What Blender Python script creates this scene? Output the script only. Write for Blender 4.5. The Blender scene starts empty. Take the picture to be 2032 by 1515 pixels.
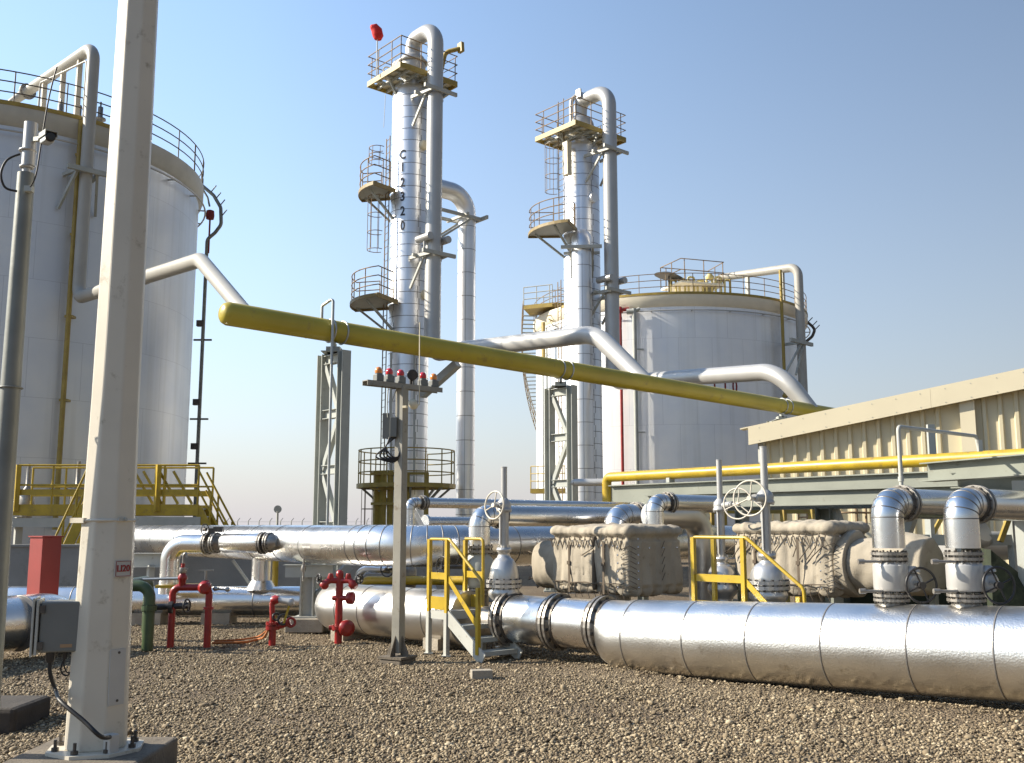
import bpy, bmesh, math, random
import numpy as np
from mathutils import Vector as V, Matrix, noise
R_ = math.radians
random.seed(7); rng = np.random.default_rng(5)
sc = bpy.context.scene
COL = sc.collection
# ------------------------------------------------------------------ camera, sky, sun, exposure
F, TH, H = 1983.0, R_(8.26), 1.70
cd = bpy.data.cameras.new('camera'); cam = bpy.data.objects.new('camera', cd); COL.objects.link(cam)
cam.location = (0, 0, H); cam.rotation_euler = (R_(90) + TH, 0, 0)
cd.sensor_fit = 'HORIZONTAL'; cd.sensor_width = 36.0; cd.lens = 36.0*F/2032; cd.clip_start = .05; cd.clip_end = 6000
sc.camera = cam
SUN_EL, SUN_DIR = R_(31), V((-1.0, .07, 0)).normalized()
w = bpy.data.worlds.new('World'); sc.world = w; w.use_nodes = True
nt = w.node_tree; bg = nt.nodes['Background']
sky = nt.nodes.new('ShaderNodeTexSky'); sky.sky_type = 'NISHITA'; sky.sun_disc = False
sky.sun_elevation = SUN_EL; sky.sun_rotation = R_(-86)
sky.altitude = 0; sky.air_density = 1.15; sky.dust_density = .6; sky.ozone_density = 3.0
# pale desert haze low in the sky: the Nishita colour gives way to it towards the horizon
tcw = nt.nodes.new('ShaderNodeTexCoord'); sxw = nt.nodes.new('ShaderNodeSeparateXYZ'); nt.links.new(tcw.outputs['Generated'], sxw.inputs[0])
mxw = nt.nodes.new('ShaderNodeMath'); mxw.operation = 'MAXIMUM'; mxw.inputs[1].default_value = 0; nt.links.new(sxw.outputs[2], mxw.inputs[0])
mlw = nt.nodes.new('ShaderNodeMath'); mlw.operation = 'MULTIPLY'; mlw.inputs[1].default_value = -3.5; nt.links.new(mxw.outputs[0], mlw.inputs[0])
exw = nt.nodes.new('ShaderNodeMath'); exw.operation = 'EXPONENT'; nt.links.new(mlw.outputs[0], exw.inputs[0])
hzm = nt.nodes.new('ShaderNodeMixRGB'); hzm.inputs[2].default_value = (2.45, 2.42, 2.5, 1)
azw = nt.nodes.new('ShaderNodeMath'); azw.operation = 'MULTIPLY_ADD'; azw.inputs[1].default_value = -.32; azw.inputs[2].default_value = .88   # brighter on the sun's side
nt.links.new(sxw.outputs[0], azw.inputs[0])
hcw = nt.nodes.new('ShaderNodeMixRGB'); hcw.blend_type = 'MULTIPLY'; hcw.inputs[0].default_value = 1; hcw.inputs[1].default_value = (2.46, 2.35, 2.42, 1)
nt.links.new(azw.outputs[0], hcw.inputs[2]); nt.links.new(hcw.outputs[0], hzm.inputs[2])
azn = nt.nodes.new('ShaderNodeMath'); azn.operation = 'MULTIPLY_ADD'; azn.inputs[1].default_value = -.75; azn.inputs[2].default_value = .92
nt.links.new(sxw.outputs[0], azn.inputs[0]); cln = nt.nodes.new('ShaderNodeClamp'); cln.inputs['Min'].default_value = .34; cln.inputs['Max'].default_value = 1.1
nt.links.new(azn.outputs[0], cln.inputs[0]); skm = nt.nodes.new('ShaderNodeMixRGB'); skm.blend_type = 'MULTIPLY'; skm.inputs[0].default_value = 1
nt.links.new(sky.outputs[0], skm.inputs[1]); nt.links.new(cln.outputs[0], skm.inputs[2])
nt.links.new(exw.outputs[0], hzm.inputs[0]); tnt = nt.nodes.new('ShaderNodeMixRGB'); tnt.blend_type = 'MULTIPLY'; tnt.inputs[0].default_value = 1; tnt.inputs[2].default_value = (.87, .94, .95, 1)
nt.links.new(skm.outputs[0], tnt.inputs[1]); nt.links.new(tnt.outputs[0], hzm.inputs[1])
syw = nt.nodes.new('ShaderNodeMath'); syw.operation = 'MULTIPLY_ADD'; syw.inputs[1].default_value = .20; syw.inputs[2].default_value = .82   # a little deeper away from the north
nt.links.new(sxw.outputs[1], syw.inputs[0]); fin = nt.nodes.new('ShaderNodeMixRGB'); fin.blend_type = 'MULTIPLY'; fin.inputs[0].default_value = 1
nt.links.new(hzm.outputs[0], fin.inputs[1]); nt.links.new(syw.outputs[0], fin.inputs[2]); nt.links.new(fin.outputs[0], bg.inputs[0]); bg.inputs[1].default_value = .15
sd = bpy.data.lights.new('sun', 'SUN'); sd.energy = 4.6; sd.angle = R_(.55); sd.color = (1, .91, .76)
sun = bpy.data.objects.new('sun', sd); COL.objects.link(sun)
sdir = V((SUN_DIR.x*math.cos(SUN_EL), SUN_DIR.y*math.cos(SUN_EL), math.sin(SUN_EL)))
sun.rotation_euler = sdir.to_track_quat('Z', 'Y').to_euler(); sun.location = (-20, 0, 20)
sc.view_settings.view_transform = 'Standard'; sc.view_settings.look = 'None'
sc.view_settings.exposure = 1.0; sc.view_settings.gamma = 1
sc.render.engine = 'CYCLES'
# ------------------------------------------------------------------ photo measurements -> metres
CT, ST = math.cos(TH), math.sin(TH)
def P(px, py, Y):
    v = (757.5-py)/F; d = V(((px-1016)/F, CT-v*ST, ST+v*CT)); return d*(Y/d.y) + V((0, 0, H))
def G(px, py, z=0.0):
    v = (757.5-py)/F; d = V(((px-1016)/F, CT-v*ST, ST+v*CT)); return d*((z-H)/d.z) + V((0, 0, H))
def Zp(py, Y):
    v = (757.5-py)/F; return H + Y*(ST+v*CT)/(CT-v*ST)
def cylhit(px, py, C, R):            # near hit of a sight line with an upright cylinder, in plan
    d = P(px, py, 1.0); dx, dy = d.x, d.y
    a = dx*dx+dy*dy; b = -2*(dx*C[0]+dy*C[1]); c = C[0]**2+C[1]**2-R*R
    q = max(b*b-4*a*c, 0); t = (-b-math.sqrt(q))/(2*a); return dx*t, dy*t
A = V((.76, .65, 0)).normalized(); B = V((.65, -.76, 0)).normalized(); Z = V((0, 0, 1))   # the plant's two axes
# ------------------------------------------------------------------ materials
MATS = {}
def mat(name, col, rough=.5, metal=0.0, var=.12, vs=3.0, bump=0.0, bs=30.0, dirt=None, dirt_amt=.0, coat=0.0, rvar=0.0, stretch=None):
    m = bpy.data.materials.new(name); m.use_nodes = True; n = m.node_tree; L = n.links
    p = n.nodes['Principled BSDF']; p.inputs['Metallic'].default_value = metal
    p.inputs['Roughness'].default_value = rough
    if coat: p.inputs['Coat Weight'].default_value = coat; p.inputs['Coat Roughness'].default_value = .15
    tc = n.nodes.new('ShaderNodeTexCoord'); src = tc.outputs['Object']
    if stretch:
        mp = n.nodes.new('ShaderNodeMapping'); mp.inputs['Scale'].default_value = stretch
        L.new(src, mp.inputs[0]); src = mp.outputs[0]
    nz = n.nodes.new('ShaderNodeTexNoise'); nz.inputs['Scale'].default_value = vs; nz.inputs['Detail'].default_value = 6
    L.new(src, nz.inputs['Vector'])
    rp = n.nodes.new('ShaderNodeValToRGB')
    rp.color_ramp.elements[0].position = .3; rp.color_ramp.elements[1].position = .7
    rp.color_ramp.elements[0].color = [c*(1-var) for c in col]+[1]; rp.color_ramp.elements[1].color = [min(1, c*(1+var)) for c in col]+[1]
    L.new(nz.outputs['Fac'], rp.inputs[0]); out = rp.outputs[0]
    if dirt:
        n2 = n.nodes.new('ShaderNodeTexNoise'); n2.inputs['Scale'].default_value = vs*2.7; n2.inputs['Detail'].default_value = 9
        n2.inputs['Roughness'].default_value = .7; L.new(src, n2.inputs['Vector'])
        r2 = n.nodes.new('ShaderNodeValToRGB'); r2.color_ramp.elements[0].position = .62-dirt_amt*.3; r2.color_ramp.elements[1].position = .72
        L.new(n2.outputs['Fac'], r2.inputs[0])
        mx = n.nodes.new('ShaderNodeMixRGB'); mx.inputs[2].default_value = list(dirt)+[1]
        L.new(r2.outputs[0], mx.inputs[0]); L.new(out, mx.inputs[1]); out = mx.outputs[0]
    L.new(out, p.inputs['Base Color'])
    if rvar:
        mr = n.nodes.new('ShaderNodeMapRange'); mr.inputs['To Min'].default_value = max(.03, rough-rvar); mr.inputs['To Max'].default_value = rough+rvar
        n3 = n.nodes.new('ShaderNodeTexNoise'); n3.inputs['Scale'].default_value = vs*1.7; n3.inputs['Detail'].default_value = 5
        L.new(src, n3.inputs['Vector']); L.new(n3.outputs['Fac'], mr.inputs[0]); L.new(mr.outputs[0], p.inputs['Roughness'])
    if bump:
        nb = n.nodes.new('ShaderNodeTexNoise'); nb.inputs['Scale'].default_value = bs; nb.inputs['Detail'].default_value = 3
        L.new(src, nb.inputs['Vector']); b = n.nodes.new('ShaderNodeBump'); b.inputs['Strength'].default_value = bump
        b.inputs['Distance'].default_value = .02; L.new(nb.outputs['Fac'], b.inputs['Height']); L.new(b.outputs[0], p.inputs['Normal'])
    MATS[name] = m; return m
alu = mat('aluminium_cladding', (.80, .79, .77), .27, 1.0, .09, 1.8, .16, 3.0, (.56, .53, .48), .08, rvar=.10)
alue = mat('embossed_aluminium', (.80, .785, .75), .34, 1.0, .10, 1.6, .16, 55, (.5, .46, .40), .10, rvar=.10)
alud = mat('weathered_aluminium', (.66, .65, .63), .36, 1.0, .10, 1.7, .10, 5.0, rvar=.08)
alut = mat('column_cladding', (.82, .82, .83), .40, .85, .06, .9, .10, 2.5, rvar=.06)
seam = mat('cladding_joint', (.20, .19, .18), .5, .7, .2)
gpaint = mat('silver_grey_paint', (.45, .445, .43), .38, .35, .06, 1.2, .03, 8)
vpaint = mat('silver_valve_paint', (.58, .57, .55), .30, .7, .08, 4, .03, 20)
postp = mat('weathered_grey_paint', (.27, .255, .215), .5, .1, .14, 3, .04, 25, (.15, .11, .07), .15)
rackm = mat('rack_olive_grey_paint', (.20, .212, .178), .5, 0, .10, 2.0, .03, 14, (.13, .11, .08), .10)
weath = mat('weathered_post_steel', (.20, .205, .185), .5, .35, .2, 3, .05, 20)
concb = mat('blackened_concrete', (.05, .042, .035), .95, 0, .25, 5, .3, 40)
concs = mat('shaded_stained_concrete', (.15, .125, .095), .95, 0, .2, 5, .35, 45, (.08, .065, .05), .25)  # darker concrete: lamp foundation's shade is in the base tone, stain flecks on top
darkrail = mat('dark_rail_paint', (.075, .06, .045), .55, .2, .2, 6)
greycream = mat('grey_cream_rim', (.46, .45, .40), .5, 0, .08, 2)
bgrey = mat('beige_grey_pipe_paint', (.37, .355, .315), .42, 0, .08, 1.5, .02, 20)
sideedge = mat('rusty_edge_paint', (.26, .19, .075), .55, 0, .2, 4, .03, 20)
creamt = mat('cream_rim_paint', (.78, .71, .56), .45, 0, .05, 2)
galv = mat('galvanised_steel', (.42, .43, .42), .45, .75, .16, 5, .05, 20, rvar=.08)
steel = mat('grey_green_structural_paint', (.37, .385, .355), .5, 0, .10, 2.0, .03, 14, (.16, .12, .08), .05)
steell = mat('light_grey_paint', (.42, .42, .38), .5, 0, .08, 3, .02, 20, (.25, .2, .14), .05)
flmet = mat('flange_steel', (.33, .31, .28), .42, .75, .22, 9, .10, 40, (.16, .10, .06), .25, rvar=.1)
dmet = mat('dark_bolt_steel', (.10, .09, .08), .5, .6, .25, 20, .1, 50)
yel = mat('yellow_paint', (.42, .285, .014), .42, 0, .16, 3.5, .04, 24, (.22, .14, .045), .24, coat=.1, rvar=.1)
yell = mat('yellow_header_paint', (.40, .32, .032), .36, 0, .12, .8, .03, 8, (.27, .20, .05), .16, coat=.2, rvar=.08)
yelo = mat('weathered_yellow_paint', (.34, .245, .05), .5, 0, .16, 2.6, .03, 16, (.27, .14, .05), .28)
rustrail = mat('rusty_rail_paint', (.22, .15, .085), .6, .2, .3, 6, .05, 30)
red = mat('red_paint', (.28, .013, .012), .38, 0, .22, 5, .05, 30, (.13, .028, .018), .30, coat=.12, rvar=.12)
redbox = mat('faded_red_paint', (.27, .034, .028), .5, 0, .10, 3, .02, 20, coat=.1)
green = mat('dark_green_paint', (.055, .085, .035), .4, 0, .15, 5, .03, 20)
white = mat('cream_white_paint', (.60, .55, .455), .42, 0, .07, 1.8, .03, 20, (.30, .25, .17), .12, rvar=.08)
plate = mat('white_plate', (.47, .46, .43), .4, 0, .05, 6)
conc = mat('concrete', (.33, .29, .23), .9, 0, .18, 6, .35, 45, (.2, .17, .13), .2)
concd = mat('grey_concrete_wall', (.25, .25, .24), .9, 0, .12, 1.2, .2, 30, (.17, .17, .16), .15)
black = mat('black_rubber', (.016, .015, .015), .5, 0, .2)
bpaint = mat('black_paint', (.03, .028, .028), .4, .1, .2)
jbox = mat('grey_enclosure_paint', (.16, .165, .155), .5, 0, .06, 5)
tan = mat('tan_insulation_fabric', (.36, .315, .245), .92, 0, .13, 3, .25, 60, (.24, .20, .15), .15)
tand = mat('lacing_cord', (.11, .085, .06), .9, 0, .2)
beige = mat('beige_sheet_paint', (.58, .515, .35), .5, 0, .04, 1.0, .02, 10)
beiged = mat('beige_trim_paint', (.66, .59, .425), .48, 0, .04, 1.0)
brick_red = mat('dark_red_stencil', (.22, .02, .02), .6, 0, .15)
lettering = mat('black_stencil', (.05, .05, .06), .6, 0, .2)
orange = mat('orange_lens', (.75, .26, .06), .15, 0, .05, coat=.6)
redlens = mat('red_lens', (.55, .03, .04), .15, 0, .05, coat=.6)
hose = mat('orange_hose_rubber', (.35, .11, .02), .7, 0, .2)
cloth = mat('red_cloth', (.60, .02, .02), .8, 0, .15, 8)
tarp = mat('green_tarpaulin', (.026, .034, .016), .85, 0, .25, 4, .6, 8)
glass = mat('dark_lens_glass', (.02, .02, .025), .06, 0, .05)
stud = mat('bright_studs', (.85, .85, .85), .25, 1.0, .05)
roof = mat('roof_sheet', (.45, .42, .33), .5, 0, .06)

def tank_mat(name, base, seamcol, bw, rh, sheen_patch):
    m = bpy.data.materials.new(name); m.use_nodes = True; n = m.node_tree; L = n.links
    p = n.nodes['Principled BSDF']; p.inputs['Roughness'].default_value = .40; p.inputs['Metallic'].default_value = .45
    tc = n.nodes.new('ShaderNodeTexCoord'); sx = n.nodes.new('ShaderNodeSeparateXYZ'); L.new(tc.outputs['Object'], sx.inputs[0])
    at = n.nodes.new('ShaderNodeMath'); at.operation = 'ARCTAN2'; L.new(sx.outputs[1], at.inputs[0]); L.new(sx.outputs[0], at.inputs[1])
    mu = n.nodes.new('ShaderNodeMath'); mu.operation = 'MULTIPLY'; mu.inputs[1].default_value = 7.0; L.new(at.outputs[0], mu.inputs[0])
    cb = n.nodes.new('ShaderNodeCombineXYZ'); L.new(mu.outputs[0], cb.inputs[0]); L.new(sx.outputs[2], cb.inputs[1])
    br = n.nodes.new('ShaderNodeTexBrick'); br.inputs['Scale'].default_value = 1.0; br.inputs['Brick Width'].default_value = bw
    br.inputs['Row Height'].default_value = rh; br.inputs['Mortar Size'].default_value = .012; br.inputs['Mortar Smooth'].default_value = .6
    br.inputs['Color1'].default_value = list(base)+[1]; br.inputs['Color2'].default_value = [c*.97 for c in base]+[1]; br.inputs['Mortar'].default_value = list(seamcol)+[1]
    L.new(cb.outputs[0], br.inputs['Vector'])
    nz = n.nodes.new('ShaderNodeTexNoise'); nz.inputs['Scale'].default_value = .42; nz.inputs['Detail'].default_value = 5; L.new(tc.outputs['Object'], nz.inputs['Vector'])
    rp = n.nodes.new('ShaderNodeValToRGB'); rp.color_ramp.elements[0].position = .35; rp.color_ramp.elements[1].position = .7
    L.new(nz.outputs['Fac'], rp.inputs[0])
    mx = n.nodes.new('ShaderNodeMixRGB'); mx.blend_type = 'MULTIPLY'; mx.inputs[2].default_value = list(sheen_patch)+[1]  # bluish blotches put the sheets' mottled reflections into the base colour
    L.new(rp.outputs[0], mx.inputs[0]); L.new(br.outputs['Color'], mx.inputs[1])
    mp = n.nodes.new('ShaderNodeMapping'); mp.inputs['Scale'].default_value = (1.6, 1.6, .05); L.new(tc.outputs['Object'], mp.inputs[0])
    n2 = n.nodes.new('ShaderNodeTexNoise'); n2.inputs['Scale'].default_value = 1.5; n2.inputs['Detail'].default_value = 6; L.new(mp.outputs[0], n2.inputs['Vector'])
    r2 = n.nodes.new('ShaderNodeValToRGB'); r2.color_ramp.elements[0].position = .5; r2.color_ramp.elements[1].position = .85
    L.new(n2.outputs['Fac'], r2.inputs[0])
    m2 = n.nodes.new('ShaderNodeMixRGB'); m2.blend_type = 'MULTIPLY'; m2.inputs[2].default_value = (.84, .83, .80, 1)
    L.new(r2.outputs[0], m2.inputs[0]); L.new(mx.outputs[0], m2.inputs[1]); L.new(m2.outputs[0], p.inputs['Base Color'])
    bp = n.nodes.new('ShaderNodeBump'); bp.inputs['Strength'].default_value = .12; bp.inputs['Distance'].default_value = .05
    L.new(nz.outputs['Fac'], bp.inputs['Height']); L.new(bp.outputs[0], p.inputs['Normal'])
    return m
tankm1 = tank_mat('white_tank_sheet', (.74, .745, .74), (.57, .57, .57), 1.7, 1.95, (.80, .84, .92))
tankm2 = tank_mat('silver_tank_sheet', (.90, .89, .87), (.68, .67, .66), 1.55, 2.4, (.84, .87, .93))
# ------------------------------------------------------------------ mesh builder
class MB:
    def __init__(s): s.v = []; s.f = []; s.m = []; s.s = []
    def add(s, vs, fs, m=0, sm=False):
        o = len(s.v); s.v += [tuple(x) for x in vs]
        for f in fs: s.f.append([i+o for i in f]); s.m.append(m); s.s.append(sm)
        return s
    def box(s, c, size, ax=None, m=0):
        c = V(c); X, Y_, Z_ = ax if ax else (V((1, 0, 0)), V((0, 1, 0)), Z)
        hx, hy, hz = [q/2 for q in size]
        vs = [c+X*(hx*i)+Y_*(hy*j)+Z_*(hz*k) for k in (-1, 1) for j in (-1, 1) for i in (-1, 1)]
        fs = [(0, 2, 3, 1), (4, 5, 7, 6), (0, 1, 5, 4), (2, 6, 7, 3), (0, 4, 6, 2), (1, 3, 7, 5)]
        return s.add(vs, fs, m)
    def bar(s, p0, p1, wd, ht, up=Z, m=0):
        p0, p1 = V(p0), V(p1); d = (p1-p0); L = d.length; d.normalize()
        if abs(d.dot(up)) > .98: up = A
        sd_ = d.cross(up).normalized(); u = sd_.cross(d).normalized()
        return s.box((p0+p1)/2, (L, wd, ht), (d, sd_, u), m)
    def ib(s, p0, p1, wd, ht, up=Z, t=.014, m=0):
        p0, p1 = V(p0), V(p1); d = (p1-p0); d.normalize()
        if abs(d.dot(up)) > .98: up = A
        sd_ = d.cross(up).normalized(); u = sd_.cross(d).normalized(); o = u*(ht/2-t/2)
        s.bar(p0+o, p1+o, wd, t, u, m); s.bar(p0-o, p1-o, wd, t, u, m); s.bar(p0, p1, t, ht-2*t, u, m); return s
    def tube(s, pts, r, n=16, caps=True, m=0, sm=True):
        pts = [V(p) for p in pts]; N = len(pts); rs = r if isinstance(r, (list, tuple)) else [r]*N
        T = []
        for i in range(N):
            a = pts[max(i-1, 0)]; b = pts[min(i+1, N-1)]
            if 0 < i < N-1: t = (pts[i]-a).normalized()+(b-pts[i]).normalized()
            else: t = b-a
            T.append(t.normalized() if t.length > 1e-9 else Z.copy())
        u = T[0].cross(Z)
        if u.length < .05: u = T[0].cross(V((1, 0, 0)))
        u.normalize(); vs = []
        for i in range(N):
            u = (u-T[i]*u.dot(T[i])).normalized(); q = T[i].cross(u)
            for k in range(n):
                a = 2*math.pi*k/n; vs.append(pts[i]+(u*math.cos(a)+q*math.sin(a))*rs[i])
        fs = [(i*n+k, i*n+(k+1) % n, (i+1)*n+(k+1) % n, (i+1)*n+k) for i in range(N-1) for k in range(n)]
        s.add(vs, fs, m, sm)
        if caps:
            s.add(vs[:n], [tuple(range(n-1, -1, -1))], m); s.add(vs[-n:], [tuple(range(n))], m)
        return s
    def pipe(s, pts, r, bend=.5, n=20, m=0, seg=7, caps=True):
        return s.tube(*fillet(pts, r, bend, seg), n=n, m=m, caps=caps)
    def lathe(s, prof, o, ax=Z, n=24, m=0, sm=True):
        ax = V(ax).normalized(); o = V(o); u = ax.cross(V((1, 0, 0)) if abs(ax.x) < .9 else V((0, 1, 0))).normalized(); q = ax.cross(u)
        vs = []
        for (r, t) in prof:
            for k in range(n):
                a = 2*math.pi*k/n; vs.append(o+ax*t+(u*math.cos(a)+q*math.sin(a))*r)
        fs = [(i*n+k, i*n+(k+1) % n, (i+1)*n+(k+1) % n, (i+1)*n+k) for i in range(len(prof)-1) for k in range(n)]
        s.add(vs, fs, m, sm)
        if prof[0][0] > .002: s.add(vs[:n], [tuple(range(n-1, -1, -1))], m)
        if prof[-1][0] > .002: s.add(vs[-n:], [tuple(range(n))], m)
        return s
    def disc(s, c, ax, r, t, n=24, m=0): return s.lathe([(r, -t/2), (r, t/2)], c, ax, n, m, False)
    def torus(s, c, ax, R, r, N=28, n=8, m=0):
        ax = V(ax).normalized(); u = ax.cross(V((1, 0, 0)) if abs(ax.x) < .9 else V((0, 1, 0))).normalized(); q = ax.cross(u); c = V(c)
        vs = []
        for i in range(N):
            a = 2*math.pi*i/N; d = u*math.cos(a)+q*math.sin(a)
            for k in range(n):
                b = 2*math.pi*k/n; vs.append(c+d*(R+r*math.cos(b))+ax*(r*math.sin(b)))
        fs = [(i*n+k, ((i+1) % N)*n+k, ((i+1) % N)*n+(k+1) % n, i*n+(k+1) % n) for i in range(N) for k in range(n)]
        return s.add(vs, fs, m, True)
    def prism(s, poly, z0, z1, m=0):     # plan polygon (anticlockwise) between two heights
        n = len(poly); vs = [V((x, y, z0)) for x, y in poly]+[V((x, y, z1)) for x, y in poly]
        fs = [tuple(range(n-1, -1, -1)), tuple(range(n, 2*n))]+[(i, (i+1) % n, n+(i+1) % n, n+i) for i in range(n)]
        return s.add(vs, fs, m)
    def ext(s, poly, d, m=0):            # 3D polygon swept along d
        n = len(poly); poly = [V(p) for p in poly]; vs = poly+[p+V(d) for p in poly]
        return s.add(vs, [tuple(range(n-1, -1, -1)), tuple(range(n, 2*n))]+[(i, (i+1) % n, n+(i+1) % n, n+i) for i in range(n)], m)
    def bolts(s, c, ax, R, n=12, r=.014, L=.05, m=0):
        ax = V(ax).normalized(); u = ax.cross(V((1, 0, 0)) if abs(ax.x) < .9 else V((0, 1, 0))).normalized(); q = ax.cross(u)
        for i in range(n):
            a = 2*math.pi*i/n; s.disc(V(c)+(u*math.cos(a)+q*math.sin(a))*R, ax, r, L, 6, m)
        return s
    def flange(s, c, ax, R, m=0, gap=.03, t=.028, bm=1):
        ax = V(ax).normalized(); c = V(c)
        s.disc(c+ax*(gap/2+t/2), ax, R, t, 28, m); s.disc(c-ax*(gap/2+t/2), ax, R, t, 28, m); s.disc(c, ax, R*.78, gap, 24, m)
        return s.bolts(c, ax, R*.90, 14, R*.055, gap+2*t+.035, bm)
    def build(s, name, mats, parent=None, bevel=0):
        me = bpy.data.meshes.new(name); mats = mats if isinstance(mats, (list, tuple)) else [mats]
        a = np.array(s.v)
        if parent is None:
            lo, hi = a.min(0), a.max(0); org = V(((lo[0]+hi[0])/2, (lo[1]+hi[1])/2, lo[2])); base = V((0, 0, 0))
        else: base = WL[parent.name]; org = base.copy()
        me.from_pydata([tuple(x) for x in (a-np.array(org))], [], s.f)
        for q in mats: me.materials.append(q)
        me.polygons.foreach_set('material_index', s.m); me.polygons.foreach_set('use_smooth', s.s)
        me.update()
        b = bmesh.new(); b.from_mesh(me)
        bmesh.ops.recalc_face_normals(b, faces=b.faces); b.to_mesh(me); b.free()
        o = bpy.data.objects.new(name, me); COL.objects.link(o)
        if parent: o.parent = parent
        o.location = org-base; WL[o.name] = org
        if bevel:
            md = o.modifiers.new('bevel', 'BEVEL'); md.width = bevel; md.segments = 2; md.limit_method = 'ANGLE'
        return o
WL = {}
def fillet(pts, r, bend=.5, seg=7):
    pts = [V(p) for p in pts]; N = len(pts); rs = r if isinstance(r, (list, tuple)) else [r]*N
    bs = bend if isinstance(bend, (list, tuple)) else [bend]*N
    out = [pts[0]]; ro = [rs[0]]
    for i in range(1, N-1):
        a, b, c = pts[i-1], pts[i], pts[i+1]; d0 = (a-b).normalized(); d1 = (c-b).normalized()
        ang = d0.angle(d1); t = min(bs[i]/math.tan(ang/2), .49*(a-b).length, .49*(c-b).length) if ang < 3.1 else 0
        if t < 1e-4: out.append(b); ro.append(rs[i]); continue
        rad = t*math.tan(ang/2); bis = (d0+d1).normalized(); cen = b+bis*(rad/math.sin(ang/2))
        s0 = b+d0*t-cen; s1 = b+d1*t-cen; tot = s0.angle(s1)
        for k in range(seg+1):
            f = k/seg; q = s0*math.sin((1-f)*tot)/math.sin(tot)+s1*math.sin(f*tot)/math.sin(tot)
            out.append(cen+q); ro.append(rs[i])
    out.append(pts[-1]); ro.append(rs[-1]); return out, ro
def tag(o, label=None, cat=None, group=None, kind=None):
    if label: o['label'] = label
    if cat: o['category'] = cat
    if group: o['group'] = group
    if kind: o['kind'] = kind
    return o
def thing(name, label, cat, loc, group=None):
    o = bpy.data.objects.new(name, None); COL.objects.link(o); o.location = V(loc); o.empty_display_size = .2
    WL[o.name] = V(loc); return tag(o, label, cat, group)
def dup(o, off=(0, 0, 0), label=None, parent=None, rotz=0):
    c = o.copy(); COL.objects.link(c)
    if parent: c.parent = parent
    else:
        c.location = o.location+V(off); c.rotation_euler.z += rotz
        if label: c['label'] = label
    WL[c.name] = WL[o.name]+V(off)
    for ch in list(o.children): dup(ch, off, None, c)
    return c
def text_mesh(body, size):
    cu = bpy.data.curves.new('lettering', 'FONT'); cu.body = body; cu.size = size; cu.align_x = 'CENTER'; cu.align_y = 'CENTER'
    cu.resolution_u = 3; cu.extrude = .002; cu.offset = size*.022
    o = bpy.data.objects.new('lettering', cu); COL.objects.link(o)
    dg = bpy.context.evaluated_depsgraph_get(); me = o.evaluated_get(dg).to_mesh()
    vs = [v.co.copy() for v in me.vertices]; fs = [tuple(p.vertices) for p in me.polygons]
    o.evaluated_get(dg).to_mesh_clear(); bpy.data.objects.remove(o); bpy.data.curves.remove(cu)
    return vs, fs
def text_on_plane(mb, body, size, c, right, up, m=0, sx=1.0):
    vs, fs = text_mesh(body, size); n = right.cross(up); mb.add([V(c)+right*(v.x*sx)+up*v.y+n*v.z for v in vs], fs, m)
def text_on_cyl(mb, body, size, C, R, ang, z, m=0, sx=1.0):
    vs, fs = text_mesh(body, size)
    mb.add([V((C[0]+(R+.012+v.z)*math.cos(ang+v.x*sx/R), C[1]+(R+.012+v.z)*math.sin(ang+v.x*sx/R), z+v.y)) for v in vs], fs, m)
def rail(mb, pts, h=1.1, n=3, r=.024, step=1.4, closed=False, toe=0.0, m=0, tm=None, post_r=None):
    pts = [V(p) for p in pts]; q = pts+[pts[0]] if closed else pts
    for k in range(n):
        o = Z*(h*(k+1)/n); mb.tube([p+o for p in q], r, 6, m=m)
    d = 0; nxt = 0
    for i in range(len(q)-1):
        L = (q[i+1]-q[i]).length
        while nxt <= d+L+1e-6:
            p = q[i].lerp(q[i+1], (nxt-d)/max(L, 1e-6)); mb.tube([p, p+Z*h], post_r or r, 6, m=m); nxt += step
        d += L
    mb.tube([q[-1], q[-1]+Z*h], post_r or r, 6, m=m)
    if toe:
        for i in range(len(q)-1): mb.bar(q[i]+Z*(toe/2), q[i+1]+Z*(toe/2), .012, toe, m=tm if tm is not None else m)
    return mb
def arc(C, R, a0, a1, z, n=24):
    return [V((C[0]+R*math.cos(a0+(a1-a0)*i/n), C[1]+R*math.sin(a0+(a1-a0)*i/n), z)) for i in range(n+1)]
def ladder(mb, base, z0, z1, out, width=.42, m=0, r=.026):
    out = V(out).normalized(); sdv = out.cross(Z)
    for s_ in (-1, 1): mb.tube([V((base.x, base.y, z0))+sdv*(s_*width/2), V((base.x, base.y, z1))+sdv*(s_*width/2)], r, 6, m=m)
    k = z0+.2
    while k < z1-.1: mb.tube([V((base.x, base.y, k))-sdv*(width/2), V((base.x, base.y, k))+sdv*(width/2)], .013, 5, m=m); k += .3
    return mb
def cage(mb, base, z0, z1, out, R=.37, m=0):
    out = V(out).normalized(); sdv = out.cross(Z)
    c = V((base.x, base.y, 0))+out*.3
    def ring(a): return out*(math.cos(a)*R)+sdv*(math.sin(a)*R)
    n = max(2, int((z1-z0)/.75))
    for i in range(n+1):
        zz = z0+(z1-z0)*i/n; mb.tube([c+ring(-2.3+4.6*k/10)+Z*zz for k in range(11)], .018, 5, m=m)
    for k in range(5):
        a = -1.8+3.6*k/4; mb.tube([c+ring(a)+Z*z0, c+ring(a)+Z*z1], .014, 5, m=m)
    return mb
def seams(mb, p0, p1, r, n, m=1, w_=.018, e=.004):
    p0, p1 = V(p0), V(p1); d = (p1-p0).normalized()
    for i in range(n):
        c = p0.lerp(p1, (i+.5)/n); mb.lathe([(r-.005, -w_/2), (r+e, -w_/2), (r+e, w_/2), (r-.005, w_/2)], c, d, 32, m, True)
    return mb
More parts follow.
